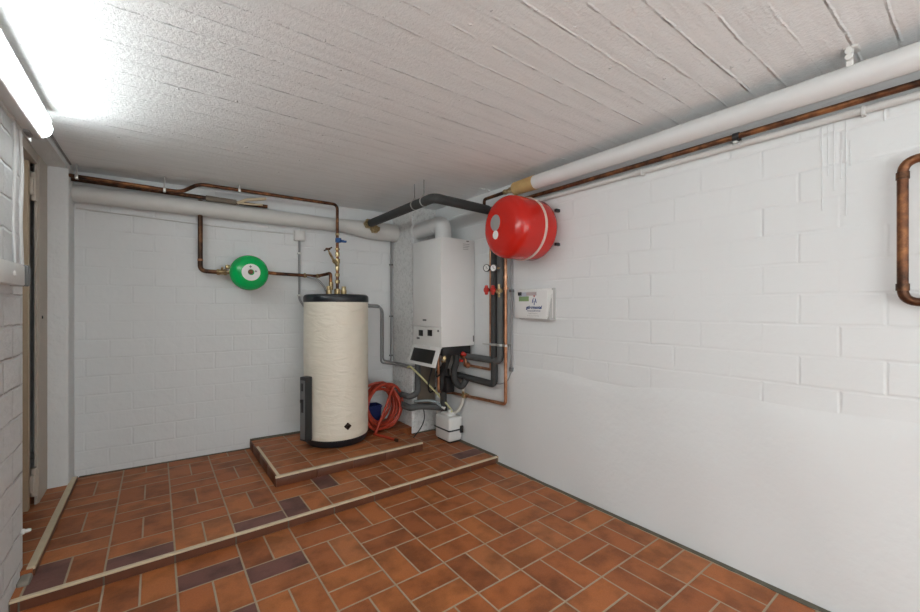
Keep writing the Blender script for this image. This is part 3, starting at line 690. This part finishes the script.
# ---------------------------------------------------------------- boiler
BX0,BY0,BY1=1.770,2.600,3.030; ZB=.865; ZT=1.738
t=thing('gas_boiler','white wall hung gas boiler with its control flap open under the flue','boiler',(1.94,2.8,ZB))
bm=NB(); box(bm,(BX0+.012,BY0,ZB+.01),(XR-.004,BY1,ZT),.006); box(bm,(XR-.006,BY0+.03,ZB+.05),(XR,BY1-.03,ZT-.05)); obj('casing',bm,M['enamel'],t)
bm=NB(); box(bm,(BX0,BY0+.0005,1.032),(BX0+.014,BY1-.0005,ZT-.002),.005); obj('front_cover',bm,M['enamel'],t)
bm=NB(); box(bm,(BX0+.003,BY0+.001,ZB),(BX0+.014,BY1-.001,1.026),.004); cp=obj('control_panel',bm,M['white_plastic'],t)
bm=NB()
for (u,v) in ((421,333),(430,333)):
    q=aX(u,v,BX0+.003); box(bm,(BX0-.003,q.y-.032,q.z-.024),(BX0+.004,q.y+.030,q.z+.026),.002)
obj('display',bm,M['screen'],cp)
bm=NB(); q=aX(418,338,BX0); box(bm,(BX0-.001,q.y-.022,q.z-.009),(BX0+.004,q.y+.022,q.z+.009),.001); q=aX(438,331,BX0); lathe(bm,[(0,.006),(.008,.006),(.010,0)],(BX0+.003,q.y,q.z),(-1,0,0),14); obj('button',bm,M['midgrey'],cp)
bm=NB(); q=aX(424.5,320,BX0); box(bm,(BX0-.001,q.y-.028,q.z-.008),(BX0+.002,q.y+.028,q.z+.007),.0005); obj('logo_plate',bm,M['midgrey'],t)
# open flap hinged below the panel
fl0,fl1=Vector((BX0-.004,0,ZB+.004)),Vector((BX0-.055,0,ZB-.14))
bm=NB(); ang=math.atan2(fl0.x-fl1.x,fl0.z-fl1.z)
def fbox(bm,u0,u1,y0,y1,t0,t1,bev=0):
    d=(fl1-fl0).normalized(); nn=Vector((d.z,0,-d.x)); 
    if nn.x>0: nn=-nn
    vs=box(bm,(t0,y0,u0),(t1,y1,u1),bev)
    for v_ in vs:
        c=v_.co.copy(); v_.co=Vector((fl0.x,0,fl0.z))+d*c.z+nn*c.x+Vector((0,c.y,0))
fbox(bm,-.006,.158,BY0+.006,BY1-.006,-.012,0,.003); fp=obj('open_flap',bm,M['enamel'],t,label='white control flap hanging open')
bm=NB(); fbox(bm,.024,.134,BY0+.055,BY1-.045,0,.003,.001); obj('flap_window',bm,M['screen'],fp)
bm=NB(); fbox(bm,-.004,.010,BY0+.13,BY1-.13,-.004,.012,.003); obj('flap_handle',bm,M['enamel'],fp)
bm=NB(); 
for z in (1.70,1.685,1.672,1.658): box(bm,(1.985,BY0-.0008,z-.003),(2.05 if z>1.68 else 2.04,BY0+.001,z+.002))
obj('side_sticker',bm,M['greyprint'],t,label='faint printed sticker')
bm=NB(); box(bm,(2.02,BY0-.001,ZT-.018),(2.045,BY0+.003,ZT-.010)); box(bm,(2.088,BY0-.004,.905),(2.098,BY0+.002,.955),.001); obj('latch',bm,M['midgrey'],t)
bm=NB(); box(bm,(BX0+.03,BY0+.02,ZB-.06),(XR-.03,BY1-.02,ZB+.01),.004); obj('underside',bm,M['black'],t,label='black underside with connections')
# flue
t=thing('boiler_flue','white flue elbow rising from the boiler and turning into the corner pillar','flue',(1.93,2.82,ZT))
fx,fy=1.93,2.80
bm=NB(); tube(bm,[(fx,fy,ZT-.001),(fx,fy,1.893),(fx-.02,3.176,1.872)],.069,.085,seg=32,n=10); obj('flue_tube',bm,M['white_pvc'],t)
bm=NB(); tube(bm,[(fx,fy,ZT),(fx,fy,ZT+.02)],0.077,seg=32); tube(bm,[(fx,fy,ZT+.050),(fx,fy,ZT+.065)],.0715,seg=32); tube(bm,[(fx-.006,2.91,1.886),(fx-.007,2.93,1.885)],.0715,seg=32); obj('socket',bm,M['white_pvc'],t)
bm=NB(); lathe(bm,[(.069,0),(.082,0),(.084,.008),(.069,.012)],(fx-.02,3.175,1.872),(0,-1,0),32,cap=False); obj('wall_rosette',bm,M['white_pvc'],t)
# ---------------------------------------------------------------- red expansion vessel
ry,rz,R=1.905,1.708,.204
t=thing('expansion_vessel','large red expansion vessel on the right wall beside the boiler','expansion vessel',(1.9,ry,rz-R))
c=(2.11,ry,rz); A=(-1,0,0)
def rp(l): return [(r,h) for r,h in l]
bm=NB(); lathe(bm,rp([(R-.001,.160),(R,.19),(R,.275),(R-.003,.297),(R-.011,.317),(R-.027,.334),(R-.050,.345),(R-.080,.351),(R-.12,.354),(0,.356)]),c,A,72,cap=False); obj('front_shell',bm,M['red'],t)
bm=NB(); lathe(bm,rp([(R-.001,.142),(R+.0045,.145),(R+.0055,.152),(R+.0045,.159),(R-.001,.162)]),c,A,72,cap=False); obj('clamp_band',bm,simple('cream_band',(.66,.50,.43),.4),t,label='pale clamp band')
bm=NB(); lathe(bm,rp([(0,.012),(R-.08,.014),(R-.035,.020),(R-.012,.036),(R-.001,.062),(R-.001,.144)]),c,A,72,cap=False); obj('rear_shell',bm,M['red'],t)
def disc_on(front,y,z,r_,m,name,lab,par,el=1.0):
    bm=NB(); lathe(bm,[(0,.0025),(r_*.96,.0025),(r_,0),(r_,-.004)],(front,y,z),A,32,cap=False)
    for v_ in bm.verts: v_.co.z=z+(v_.co.z-z)*el
    obj(name,bm,m,par,label=lab)
disc_on(2.11-.3545,ry+.050,rz+.026,.046,M['label_grey'],'type_label','grey round type label',t,1.15)
disc_on(2.11-.354,ry+.048,rz-.052,.026,M['label_white'],'label','round white label',t,1.1)
bm=NB(); cyl(bm,(2.03,ry,rz),(2.11,ry,rz),.03); box(bm,(2.10,ry-.05,rz-.12),(2.11,ry+.05,rz+.12),.002)
for z in (rz+.11,rz-.11): box(bm,(2.072,ry-.188,z*1-.010),(2.11,ry-.168,z+.010),.003)
obj('bracket',bm,M['black'],t)
bm=NB(); tube(bm,[(1.94,ry+.05,rz+R-.004),(1.94,ry+.05,rz+R+.02)],.012); obj('valve_stub',bm,M['brass'],t)
# ---------------------------------------------------------------- wall riser pipes
def up(u,v,X=2.055): return aX(u,v,X)
wx=2.055
t=thing('lagged_pipe','left one of the two grey lagged risers under the red vessel','pipe',(wx,2.30,.6))
bm=NB(); tube(bm,[(wx,2.300,1.66),(wx,2.300,.602),(wx-.01,2.80,.615)],.0265,.04,seg=20); obj('lagging',bm,M['foam'],t)
t=thing('lagged_pipe','right one of the two grey lagged risers under the red vessel','pipe',(wx,2.23,.78))
bm=NB(); tube(bm,[(wx,2.232,1.66),(wx,2.232,.785),(wx-.01,2.62,.785)],.0265,.045,seg=20); obj('lagging',bm,M['grey_foam'],t)
t=thing('copper_pipe','thin copper riser left of the lagged pipes on the right wall','pipe',(2.085,2.36,.7))
bm=NB(); tube(bm,[(2.07,2.358,1.72),(2.07,2.358,.708),(2.06,2.60,.71)],.011,.02,seg=14); obj('tube',bm,M['copper'],t)
t=thing('copper_pipe','bright copper pipe dropping right of the lagged risers and turning to the boiler','pipe',(wx,2.17,.45))
bm=NB(); tube(bm,[(wx,2.176,1.64),(wx,2.176,.476),(wx,2.87,.445),(wx-.04,2.95,.43)],.0125,.03,seg=16); obj('tube',bm,M['copper'],t)
bm=NB(); tube(bm,[(wx,2.176,1.40),(wx,2.176,1.415)],.0165); hexnut(bm,(wx,2.176,1.318),(wx,2.176,1.335),.019); obj('fitting',bm,M['copper'],t)
bm=NB(); 
for y in (2.66,): hexnut(bm,(wx,y-.008,.4545),(wx,y+.022,.4535),.024); box(bm,(wx,y+.004,.445),(XR,y+.014,.462)); cyl(bm,(wx-.015,y+.01,.475),(wx-.015,y+.01,.49),.008)
obj('clamp',bm,M['brass'],t)
t=thing('conduit','slim grey conduit on the right wall beside the bright copper pipe','conduit',(2.098,2.1,.7))
bm=NB(); tube(bm,[(2.098,2.155,1.62),(2.098,2.155,.735)],.0085,seg=12); obj('tube',bm,M['grey_conduit'],t)
bm=NB(); box(bm,(2.082,2.142,.715),(XR,2.168,.745),.003); box(bm,(2.082,2.142,1.30),(XR,2.168,1.32),.003); obj('clip',bm,M['midgrey'],t)
bm=NB(); tube(bm,smooth_path([(2.098,2.155,.72),(2.095,2.20,.64),(2.085,2.26,.61),(2.085,2.30,.605)]),.004,seg=8); obj('cable_tail',bm,M['grey_conduit'],t)
# pipe clamp across the risers
t=thing('pipe_clamp','steel pipe clamp rail holding the risers together','clamp',(wx,2.27,.905))
bm=NB(); 
for y,r_ in ((2.300,.0285),(2.232,.0285),(2.176,.015),(2.358,.013)):
    tube(bm,[(wx if r_>.02 else (wx if y<2.3 else 2.07),y,.898),(wx if r_>.02 else (wx if y<2.3 else 2.07),y,.914)],r_,seg=22)
obj('ring',bm,M['steel'],t)
bm=NB(); box(bm,(wx+.034,2.16,.897),(XR,2.385,.915),.002); box(bm,(wx-.034,2.195,.902),(wx-.028,2.40,.910),.001); obj('rail',bm,M['steel'],t)
# gauges
for k,(u,y,X) in enumerate(((486.7,2.355,2.0),(493.5,2.29,1.99))):
    q=aX(u,268,X); t=thing('thermometer_gauge',('left' if k==0 else 'right')+' one of the two round dial thermometers on the lagged risers','gauge',q,'thermometers on the risers')
    n_=Vector((-1,-.35,0)).normalized()
    bm=NB(); lathe(bm,[(0,-.012),(.026,-.012),(.028,-.008),(.028,.006),(.024,.006),(.024,.003)],q,n_,28,cap=False); obj('case',bm,M['black'],t)
    bm=NB(); lathe(bm,[(0,.0035),(.0238,.0035)],q,n_,28,cap=False); obj('dial',bm,M['label_white'],t)
    bm=NB(); tube(bm,[q+n_*.0045,q+n_*.0045+Vector((0,.004,.014))],.0014,seg=6); tube(bm,[q+n_*.0045,q+n_*.0045+Vector((0,-.012,-.006))],.0014,seg=6); obj('needle',bm,M['black'],t)
    bm=NB(); cyl(bm,q-n_*.01,Vector((wx,q.y-.02,q.z)),.009,12); obj('stem',bm,M['brass'],t)
# red-handled valves
for k,(u,X,r_) in enumerate(((486.5,1.97,.034),(493.0,1.985,.034))):
    q=aX(u,290,X); t=thing('shut_off_valve',('left' if k==0 else 'right')+' one of the two red handled shut-off valves below the thermometers','valve',q,'red handled valves on the risers')
    n_=Vector((-1,.1,0)).normalized()
    bm=NB(); box(bm,q-Vector((.010,.012,.036)),q+Vector((.010,.014,.036)),.008,seg=3); cyl(bm,q-n_*.012,q+n_*.014,.022,20,.004); obj('handle',bm,M['redhandle'],t)
    bm=NB(); cyl(bm,q-n_*.012,Vector((wx,q.y+.004,q.z)),.012,14); obj('spindle',bm,M['black'],t)
q=aX(499,291,2.02)
t=thing('valve_fitting','brass fitting with dark cap between red valve and bright copper pipe','valve',q)
bm=NB(); cyl(bm,q+Vector((0,.03,0)),q+Vector((0,-.03,0)),.013,14,.002); hexnut(bm,q+Vector((0,.018,0)),q+Vector((0,.002,0)),.02); hexnut(bm,q+Vector((0,-.012,0)),q+Vector((0,-.022,0)),.018); cyl(bm,q,q+Vector((0,0,.05)),.010); cyl(bm,q,q-Vector((0,0,.045)),.009); obj('body',bm,M['brass'],t)
bm=NB(); cyl(bm,q+Vector((-.005,.03,0)),q+Vector((-.02,.045,0)),.012,12,.002); obj('cap',bm,M['black'],t)
# ---------------------------------------------------------------- below the boiler
t=thing('boiler_connection','brass and red boiler connection valve under the boiler casing','valve',(2.03,2.64,.74))
bm=NB(); q=Vector((2.04,2.63,.785)); cyl(bm,q+Vector((0,.0,0)),q+Vector((0,.06,0)),.020,16,.003); hexnut(bm,q+Vector((0,.01,0)),q+Vector((0,.03,0)),.028); cyl(bm,q+Vector((0,.04,0)),q+Vector((0,.04,.06)),.014,14); cyl(bm,(2.05,2.60,.712),(2.05,2.66,.712),.018,14,.002); hexnut(bm,(2.05,2.61,.712),(2.05,2.63,.712),.024); cyl(bm,(2.05,2.65,.712),(2.05,2.65,.80),.011,14); obj('body',bm,M['copper'],t)
bm=NB(); cyl(bm,(2.02,2.62,.80),(1.985,2.61,.815),.017,16,.003); cyl(bm,(2.02,2.65,.745),(1.99,2.645,.755),.012,16,.003); obj('red_cap',bm,M['redhandle'],t,label='red cap')
t=thing('boiler_hose','black corrugated hose looping below the boiler','hose',(1.98,2.75,.6))
bm=NB(); tube(bm,smooth_path([(1.99,2.70,.82),(1.985,2.69,.74),(1.975,2.71,.66),(1.975,2.69,.58),(1.99,2.63,.545),(2.02,2.60,.60)],10),.027,seg=14); obj('lagging',bm,M['foam'],t)
bm=NB(); tube(bm,smooth_path([(1.95,2.74,.82),(1.955,2.80,.72),(1.965,2.86,.62),(1.98,2.88,.52),(2.0,2.90,.40),(2.02,2.92,.26)],10),.030,seg=14)
tag(obj('lagged_hose',bm,M['foam']),'thick black lagged pipe dropping under the left side of the boiler','pipe')
bm=NB(); box(bm,(1.965,2.80,.46),(2.05,2.90,.60),.012); cyl(bm,(2.0,2.85,.60),(2.0,2.85,.66),.025,16,.004); 
tag(obj('pump_body',bm,M['black']),'black pump block under the boiler above the white canister','pump')
t=thing('copper_pipe','short vertical copper pipe below the open boiler flap','pipe',(1.90,2.78,.44))
q1=aY(438.5,356,2.86); q2=aY(438.5,391,2.86)
bm=NB(); tube(bm,[q1+Vector((0,0,.06)),q2,Vector((2.02,2.94,.432))],.012,.025,seg=14); obj('tube',bm,M['copper'],t)
t=thing('boiler_cable','thin black cables looping under the boiler between the lagged pipes','cable',(1.98,2.85,.6))
bm=NB(); tube(bm,smooth_path([(1.90,2.70,.82),(1.895,2.74,.68),(1.91,2.86,.60),(1.96,2.95,.62),(2.03,2.98,.66)]),.006,seg=8); obj('cable',bm,M['black'],t)
bm=NB(); tube(bm,smooth_path([(1.93,2.90,.82),(1.90,2.93,.66),(1.89,2.97,.52),(1.93,3.0,.44),(2.0,3.02,.47)]),.007,seg=8); obj('cable',bm,M['black'],t)
t=thing('boiler_valve','small brass valve hanging under the front of the boiler','valve',(1.88,2.70,.76))
bm=NB(); cyl(bm,(1.885,2.72,.81),(1.885,2.72,.74),.013,14,.002); hexnut(bm,(1.885,2.72,.785),(1.885,2.72,.765),.020); cyl(bm,(1.885,2.72,.75),(1.85,2.70,.75),.010,12,.002); obj('body',bm,M['brass'],t)
# thin brown grey panel behind the pipes, pillar face
bm=NB(); box(bm,(1.90,3.160,.30),(2.085,3.175,.80),.002); tag(obj('brown_grey_panel',bm,M['browngrey']),'brown grey panel on the pillar behind the boiler pipes','board')
t=thing('lagged_pipe','grey lagged pipe dropping down the pillar and turning left behind the hose','pipe',(1.87,3.1,.4))
bm=NB(); tube(bm,[(1.877,3.125,.88),(1.877,3.125,.42),(1.800,3.125,.395),(1.795,3.40,.39)],.026,.05,seg=18); obj('lagging',bm,M['grey_foam'],t)
t=thing('lagged_pipe','lowest grey lagged pipe running left above the tiled floor to the hose coil','pipe',(1.9,3.06,.3))
bm=NB(); tube(bm,[(2.03,2.97,.30),(1.86,3.08,.315),(1.795,3.11,.30),(1.795,3.40,.30)],.029,.05,seg=18); obj('lagging',bm,M['grey_foam'],t)
q1=aY(421,401,3.0); q2=aY(433,401,2.97); q3=aY(443,407,2.9)
t=thing('drain_hose','pale grey hose with a white tip lying over the lowest lagged pipe','hose',q2)
bm=NB(); tube(bm,smooth_path([q1+Vector((-.03,.06,-.01)),q1,q2,q3]),.012,seg=12); obj('tube',bm,simple('blue_grey_hose',(.25,.29,.30),.4),t)
bm=NB(); dd=(q3-q2).normalized(); cyl(bm,q3-dd*.01,q3+dd*.022,.014,12,.002); obj('tip',bm,M['white_plastic'],t)
# twin cables on the back wall going to the boiler
t=thing('conduit','grey conduit standing in the corner beside the pillar','conduit',(1.828,3.54,1.0))
bm=NB(); tube(bm,[(1.828,3.548,1.875),(1.828,3.548,.66)],.0085,seg=10); obj('tube',bm,M['grey_conduit'],t)
bm=NB()
for z in (1.6,1.1,.72): box(bm,(1.814,3.535,z-.007),(1.845,3.562,z+.007),.002)
obj('clip',bm,M['midgrey'],t)
for k,(o1,lab) in enumerate(((0,'outer'),(.022,'inner'))):
    bm=NB(); X0=1.728+o1
    tube(bm,[(X0-.16,bwY(X0-.16,.012),1.215-o1),(X0-.02,bwY(X0,.012),1.205-o1),(X0,bwY(X0,.012),1.16-o1),(X0,bwY(X0,.012),.655+o1),(1.82,3.40,.645+o1),(1.825,3.15,.640+o1),(1.86,3.145,.635+o1)],.0085,.03,seg=10)
    tag(obj('conduit',bm,M['grey_conduit']),lab+' one of two grey conduits turning from behind the tank toward the boiler','conduit')
# canister
t=thing('condensate_canister','white plastic canister with a black strap on the floor under the boiler','canister',(2.0,2.86,MID))
bm=NB(); cx0,cx1,cy0,cy1=1.952,2.095,2.745,2.965
vs=box(bm,(cx0,cy0,MID+.012),(cx1,cy1,.262),.022,seg=3)
for v_ in bm.verts:
    if v_.co.z<.11: k=(.11-v_.co.z)/.10*.07; v_.co.x+=(2.01-v_.co.x)*k; v_.co.y+=(2.9-v_.co.y)*k
box(bm,(cx0+.03,cy0+.05,.25),(cx1-.03,cy1-.04,.285),.015,seg=3); obj('body',bm,M['white_plastic'],t)
bm=NB(); box(bm,(cx0-.003,cy0-.003,.146),(cx1+.003,cy1+.003,.158),.002); box(bm,(cx1-.035,cy0-.018,.125),(cx1-.008,cy0-.002,.185),.004); obj('strap',bm,M['black'],t,label='black strap')
bm=NB(); box(bm,(cx0+.02,cy0+.02,MID),(cx1-.02,cy1-.02,MID+.014)); obj('foot',bm,M['black'],t)
bm=NB(); cyl(bm,(2.04,2.85,.28),(2.04,2.85,.305),.022,20,.003); obj('cap',bm,M['white_plastic'],t)
bm=NB(); tube(bm,smooth_path([(2.06,2.70,.62),(2.07,2.71,.50),(2.075,2.73,.38),(2.06,2.78,.30),(2.04,2.85,.27)]),.014,seg=12)
tag(obj('condensate_hose',bm,M['offwhite']),'white flexible hose from the boiler down into the canister','hose')
q1=aY(412,368,3.06); q2=aY(432,388,2.96); q3=aY(450,408,2.85)
bm=NB(); tube(bm,smooth_path([q1+Vector((-.015,.05,.0)),q1,q2,q3,Vector((2.035,2.83,.29)),Vector((2.04,2.845,.27))]),.0085,seg=10)
tag(obj('clear_hose',bm,M['hosey']),'yellowish clear hose slanting down from the conduits to the canister','hose')
bm=NB(); tube(bm,smooth_path([(1.90,3.08,.33),(1.925,3.09,.20),(1.90,3.11,.11),(1.83,3.10,MID+.006),(1.80,3.07,MID+.006)]),.005,seg=8)
tag(obj('cable',bm,M['black']),'thin black cable drooping to the floor left of the canister','cable')
# ---------------------------------------------------------------- document holder on the right wall
hy0,hy1,hz0,hz1=1.775,2.085,1.112,1.305
t=thing('document_holder','white wall pocket with service papers and blue logo on the right wall','document holder',(2.09,1.93,hz0))
bm=NB(); box(bm,(2.104,hy0-.02,hz0-.008),(2.110,hy1,hz1+.012),.002); box(bm,(2.062,hy0-.015,hz0-.008),(2.106,hy1-.06,hz0-.001),.001)
prism(bm,[(2.062,hy0-.002,hz0),(2.106,hy0-.002,hz0),(2.106,hy0-.002,hz1+.01),(2.075,hy0-.002,hz0+.09)],(0,.003,0)); obj('back_tray',bm,M['acrylic'],t)
bm=NB(); box(bm,(2.060,hy0+.012,hz0),(2.066,hy1,hz1-.004),.002); fr_=obj('front_sheet',bm,M['enamel'],t)
bm=NB()
for k in range(4): box(bm,(2.072+.008*k,hy0+.006-.004*k,hz0+.004),(2.075+.008*k,hy1-.01,hz1-.002+.006*(k%3)),.0008)
obj('papers',bm,M['label_white'],t)
X=2.0592
def pr(name,y0,y1,z0,z1,m): 
    bm=NB(); box(bm,(X-.0006,y0,z0),(X+.001,y1,z1)); obj(name,bm,m,fr_)
def pz(v): return aX(534,v,2.06).z
def py(u): return aX(u,300,2.06).y
pr('picture',py(526.5),py(519),1.262,1.292,M['paleblue']); pr('picture',py(521.8),py(518.0),1.270,1.294,M['black'])
pr('picture',py(536.5),py(526.3),1.268,1.292,simple('pinkish_print',(.50,.42,.43),.6)); pr('picture',py(528.8),py(519),1.230,1.264,M['print_green'])
lc=py(534.3)
bm=NB(); lathe(bm,[(0,0),(.008,0)],(X-.0004,lc,1.266),(-1,0,0),16,cap=False); obj('logo_head',bm,M['print_red'],fr_)
bm=NB()
prism(bm,[(X,lc+.004,1.256),(X,lc+.016,1.240),(X,lc+.022,1.215),(X,lc+.012,1.222),(X,lc+.008,1.238)],(-.0006,0,0))
prism(bm,[(X,lc-.004,1.256),(X,lc-.016,1.240),(X,lc-.022,1.215),(X,lc-.012,1.222),(X,lc-.008,1.238)],(-.0006,0,0))
prism(bm,[(X,lc+.004,1.232),(X,lc-.004,1.232),(X,lc-.003,1.202),(X,lc+.003,1.202)],(-.0006,0,0)); obj('logo_figure',bm,M['print_blue'],fr_)
def text(name,s,size,y,z,m,par,shear=0,xs=1.0,bold=0):
    cu=bpy.data.curves.new(name,'FONT'); cu.body=s; cu.size=size; cu.align_x='CENTER'; cu.shear=shear; cu.offset=bold; cu.extrude=.0002
    o=bpy.data.objects.new(name+'_src',cu); COL.objects.link(o)
    dg=bpy.context.evaluated_depsgraph_get(); me=bpy.data.meshes.new_from_object(o.evaluated_get(dg)); bpy.data.objects.remove(o)
    R=Matrix(((0,0,-1),(-1,0,0),(0,1,0)))   # text x -> -Y, text y -> Z, normal -> -X
    for v_ in me.vertices: v_.co=R@Vector((v_.co.x*xs,v_.co.y,v_.co.z))+Vector((X-.0004,y,z))-worldloc(par)
    me.materials.clear(); me.materials.append(m); o2=bpy.data.objects.new(name,me); COL.objects.link(o2); o2.parent=par
text('logo_lettering','gthermontal',.030,py(533.8),1.178,M['print_blue'],fr_,.25,.95,.0012)
text('small_lettering','Heizung Sanitär Service',.0125,py(533.8),1.160,M['print_blue'],fr_,0,1.0,.0002)
text('small_lettering','Telefon Notdienst',.0115,py(533),1.142,M['greyprint'],fr_)
text('small_lettering','Beratung und Wartung',.0115,py(533),1.127,M['greyprint'],fr_)
# ---------------------------------------------------------------- left wall: surface box and cables
t=thing('cable_duct_box','white surface mounted box with grey end on the left wall near the doorway','junction box',(-.44,2.3,1.29))
bm=NB(); box(bm,(XL,1.95,1.272),(XL+.048,2.285,1.352),.006); obj('body',bm,M['white_plastic'],t)
bm=NB(); box(bm,(XL+.002,2.285,1.273),(XL+.050,2.365,1.355),.006); box(bm,(XL+.001,2.318,1.272),(XL+.052,2.324,1.356)); obj('end_piece',bm,M['midgrey'],t,label='grey end piece')
bm=NB(); lathe(bm,[(0,.008),(.008,.006),(.012,0)],(XL+.048,2.13,1.31),(1,0,0),16,cap=False); obj('knob',bm,M['white_plastic'],t)
for k,(y,lab) in enumerate(((2.36,'farther from'),(2.465,'nearer to'))):
    bm=NB(); tube(bm,smooth_path([(XL+.004,y-.02*k,1.925),(XL+.005,y+.008,1.75),(XL+.003,y-.004,1.55),(XL+.006,y+.003,1.36)]),.0055 if k==0 else .007,seg=10)
    tag(obj('painted_cable',bm,M['white_pvc']),'vertical white painted cable on the left wall, '+lab+' the doorway corner','cable')
bm=NB(); lathe(bm,[(0,.030),(.006,.030),(.008,.022),(.008,.012),(.012,.008),(.012,0)],(XL,2.49,.235),(1,-.1,.1),14,cap=False)
tag(obj('wall_hook',bm,M['white_plastic']),'small white hook low on the left wall corner by the threshold','hook')
bm=NB(); tube(bm,[(XL+.009,2.66,2.092),(XL+.020,3.0,2.090),(XL+.022,3.3,2.091),(XL+.027,3.515,2.090)],.0055,.05,seg=8)
tag(obj('ceiling_cable',bm,M['grey_conduit']),'grey cable running along the ceiling edge above the doorway','cable')
# screw plugs and marks on the ceiling
bm=NB(); q=aZ(489,190,ZC); cyl(bm,q,q-Vector((0,0,.012)),.010,10,.002); q2=aZ(483,188.5,ZC); box(bm,q2-Vector((.03,.004,.006)),q2+Vector((.03,.004,0)),.001)
tag(obj('ceiling_anchor',bm,M['white_pvc']),'small leftover white anchor on the ceiling near the red vessel','anchor')
# ---------------------------------------------------------------- world and colour
w=bpy.data.worlds.new('world'); bpy.context.scene.world=w; w.use_nodes=True
w.node_tree.nodes['Background'].inputs[0].default_value=(.5,.5,.5,1); w.node_tree.nodes['Background'].inputs[1].default_value=.2
sc=bpy.context.scene
sc.view_settings.view_transform='Standard'; sc.view_settings.look='None'; sc.view_settings.gamma=1; sc.view_settings.use_curve_mapping=False
sc.view_settings.exposure=0.25
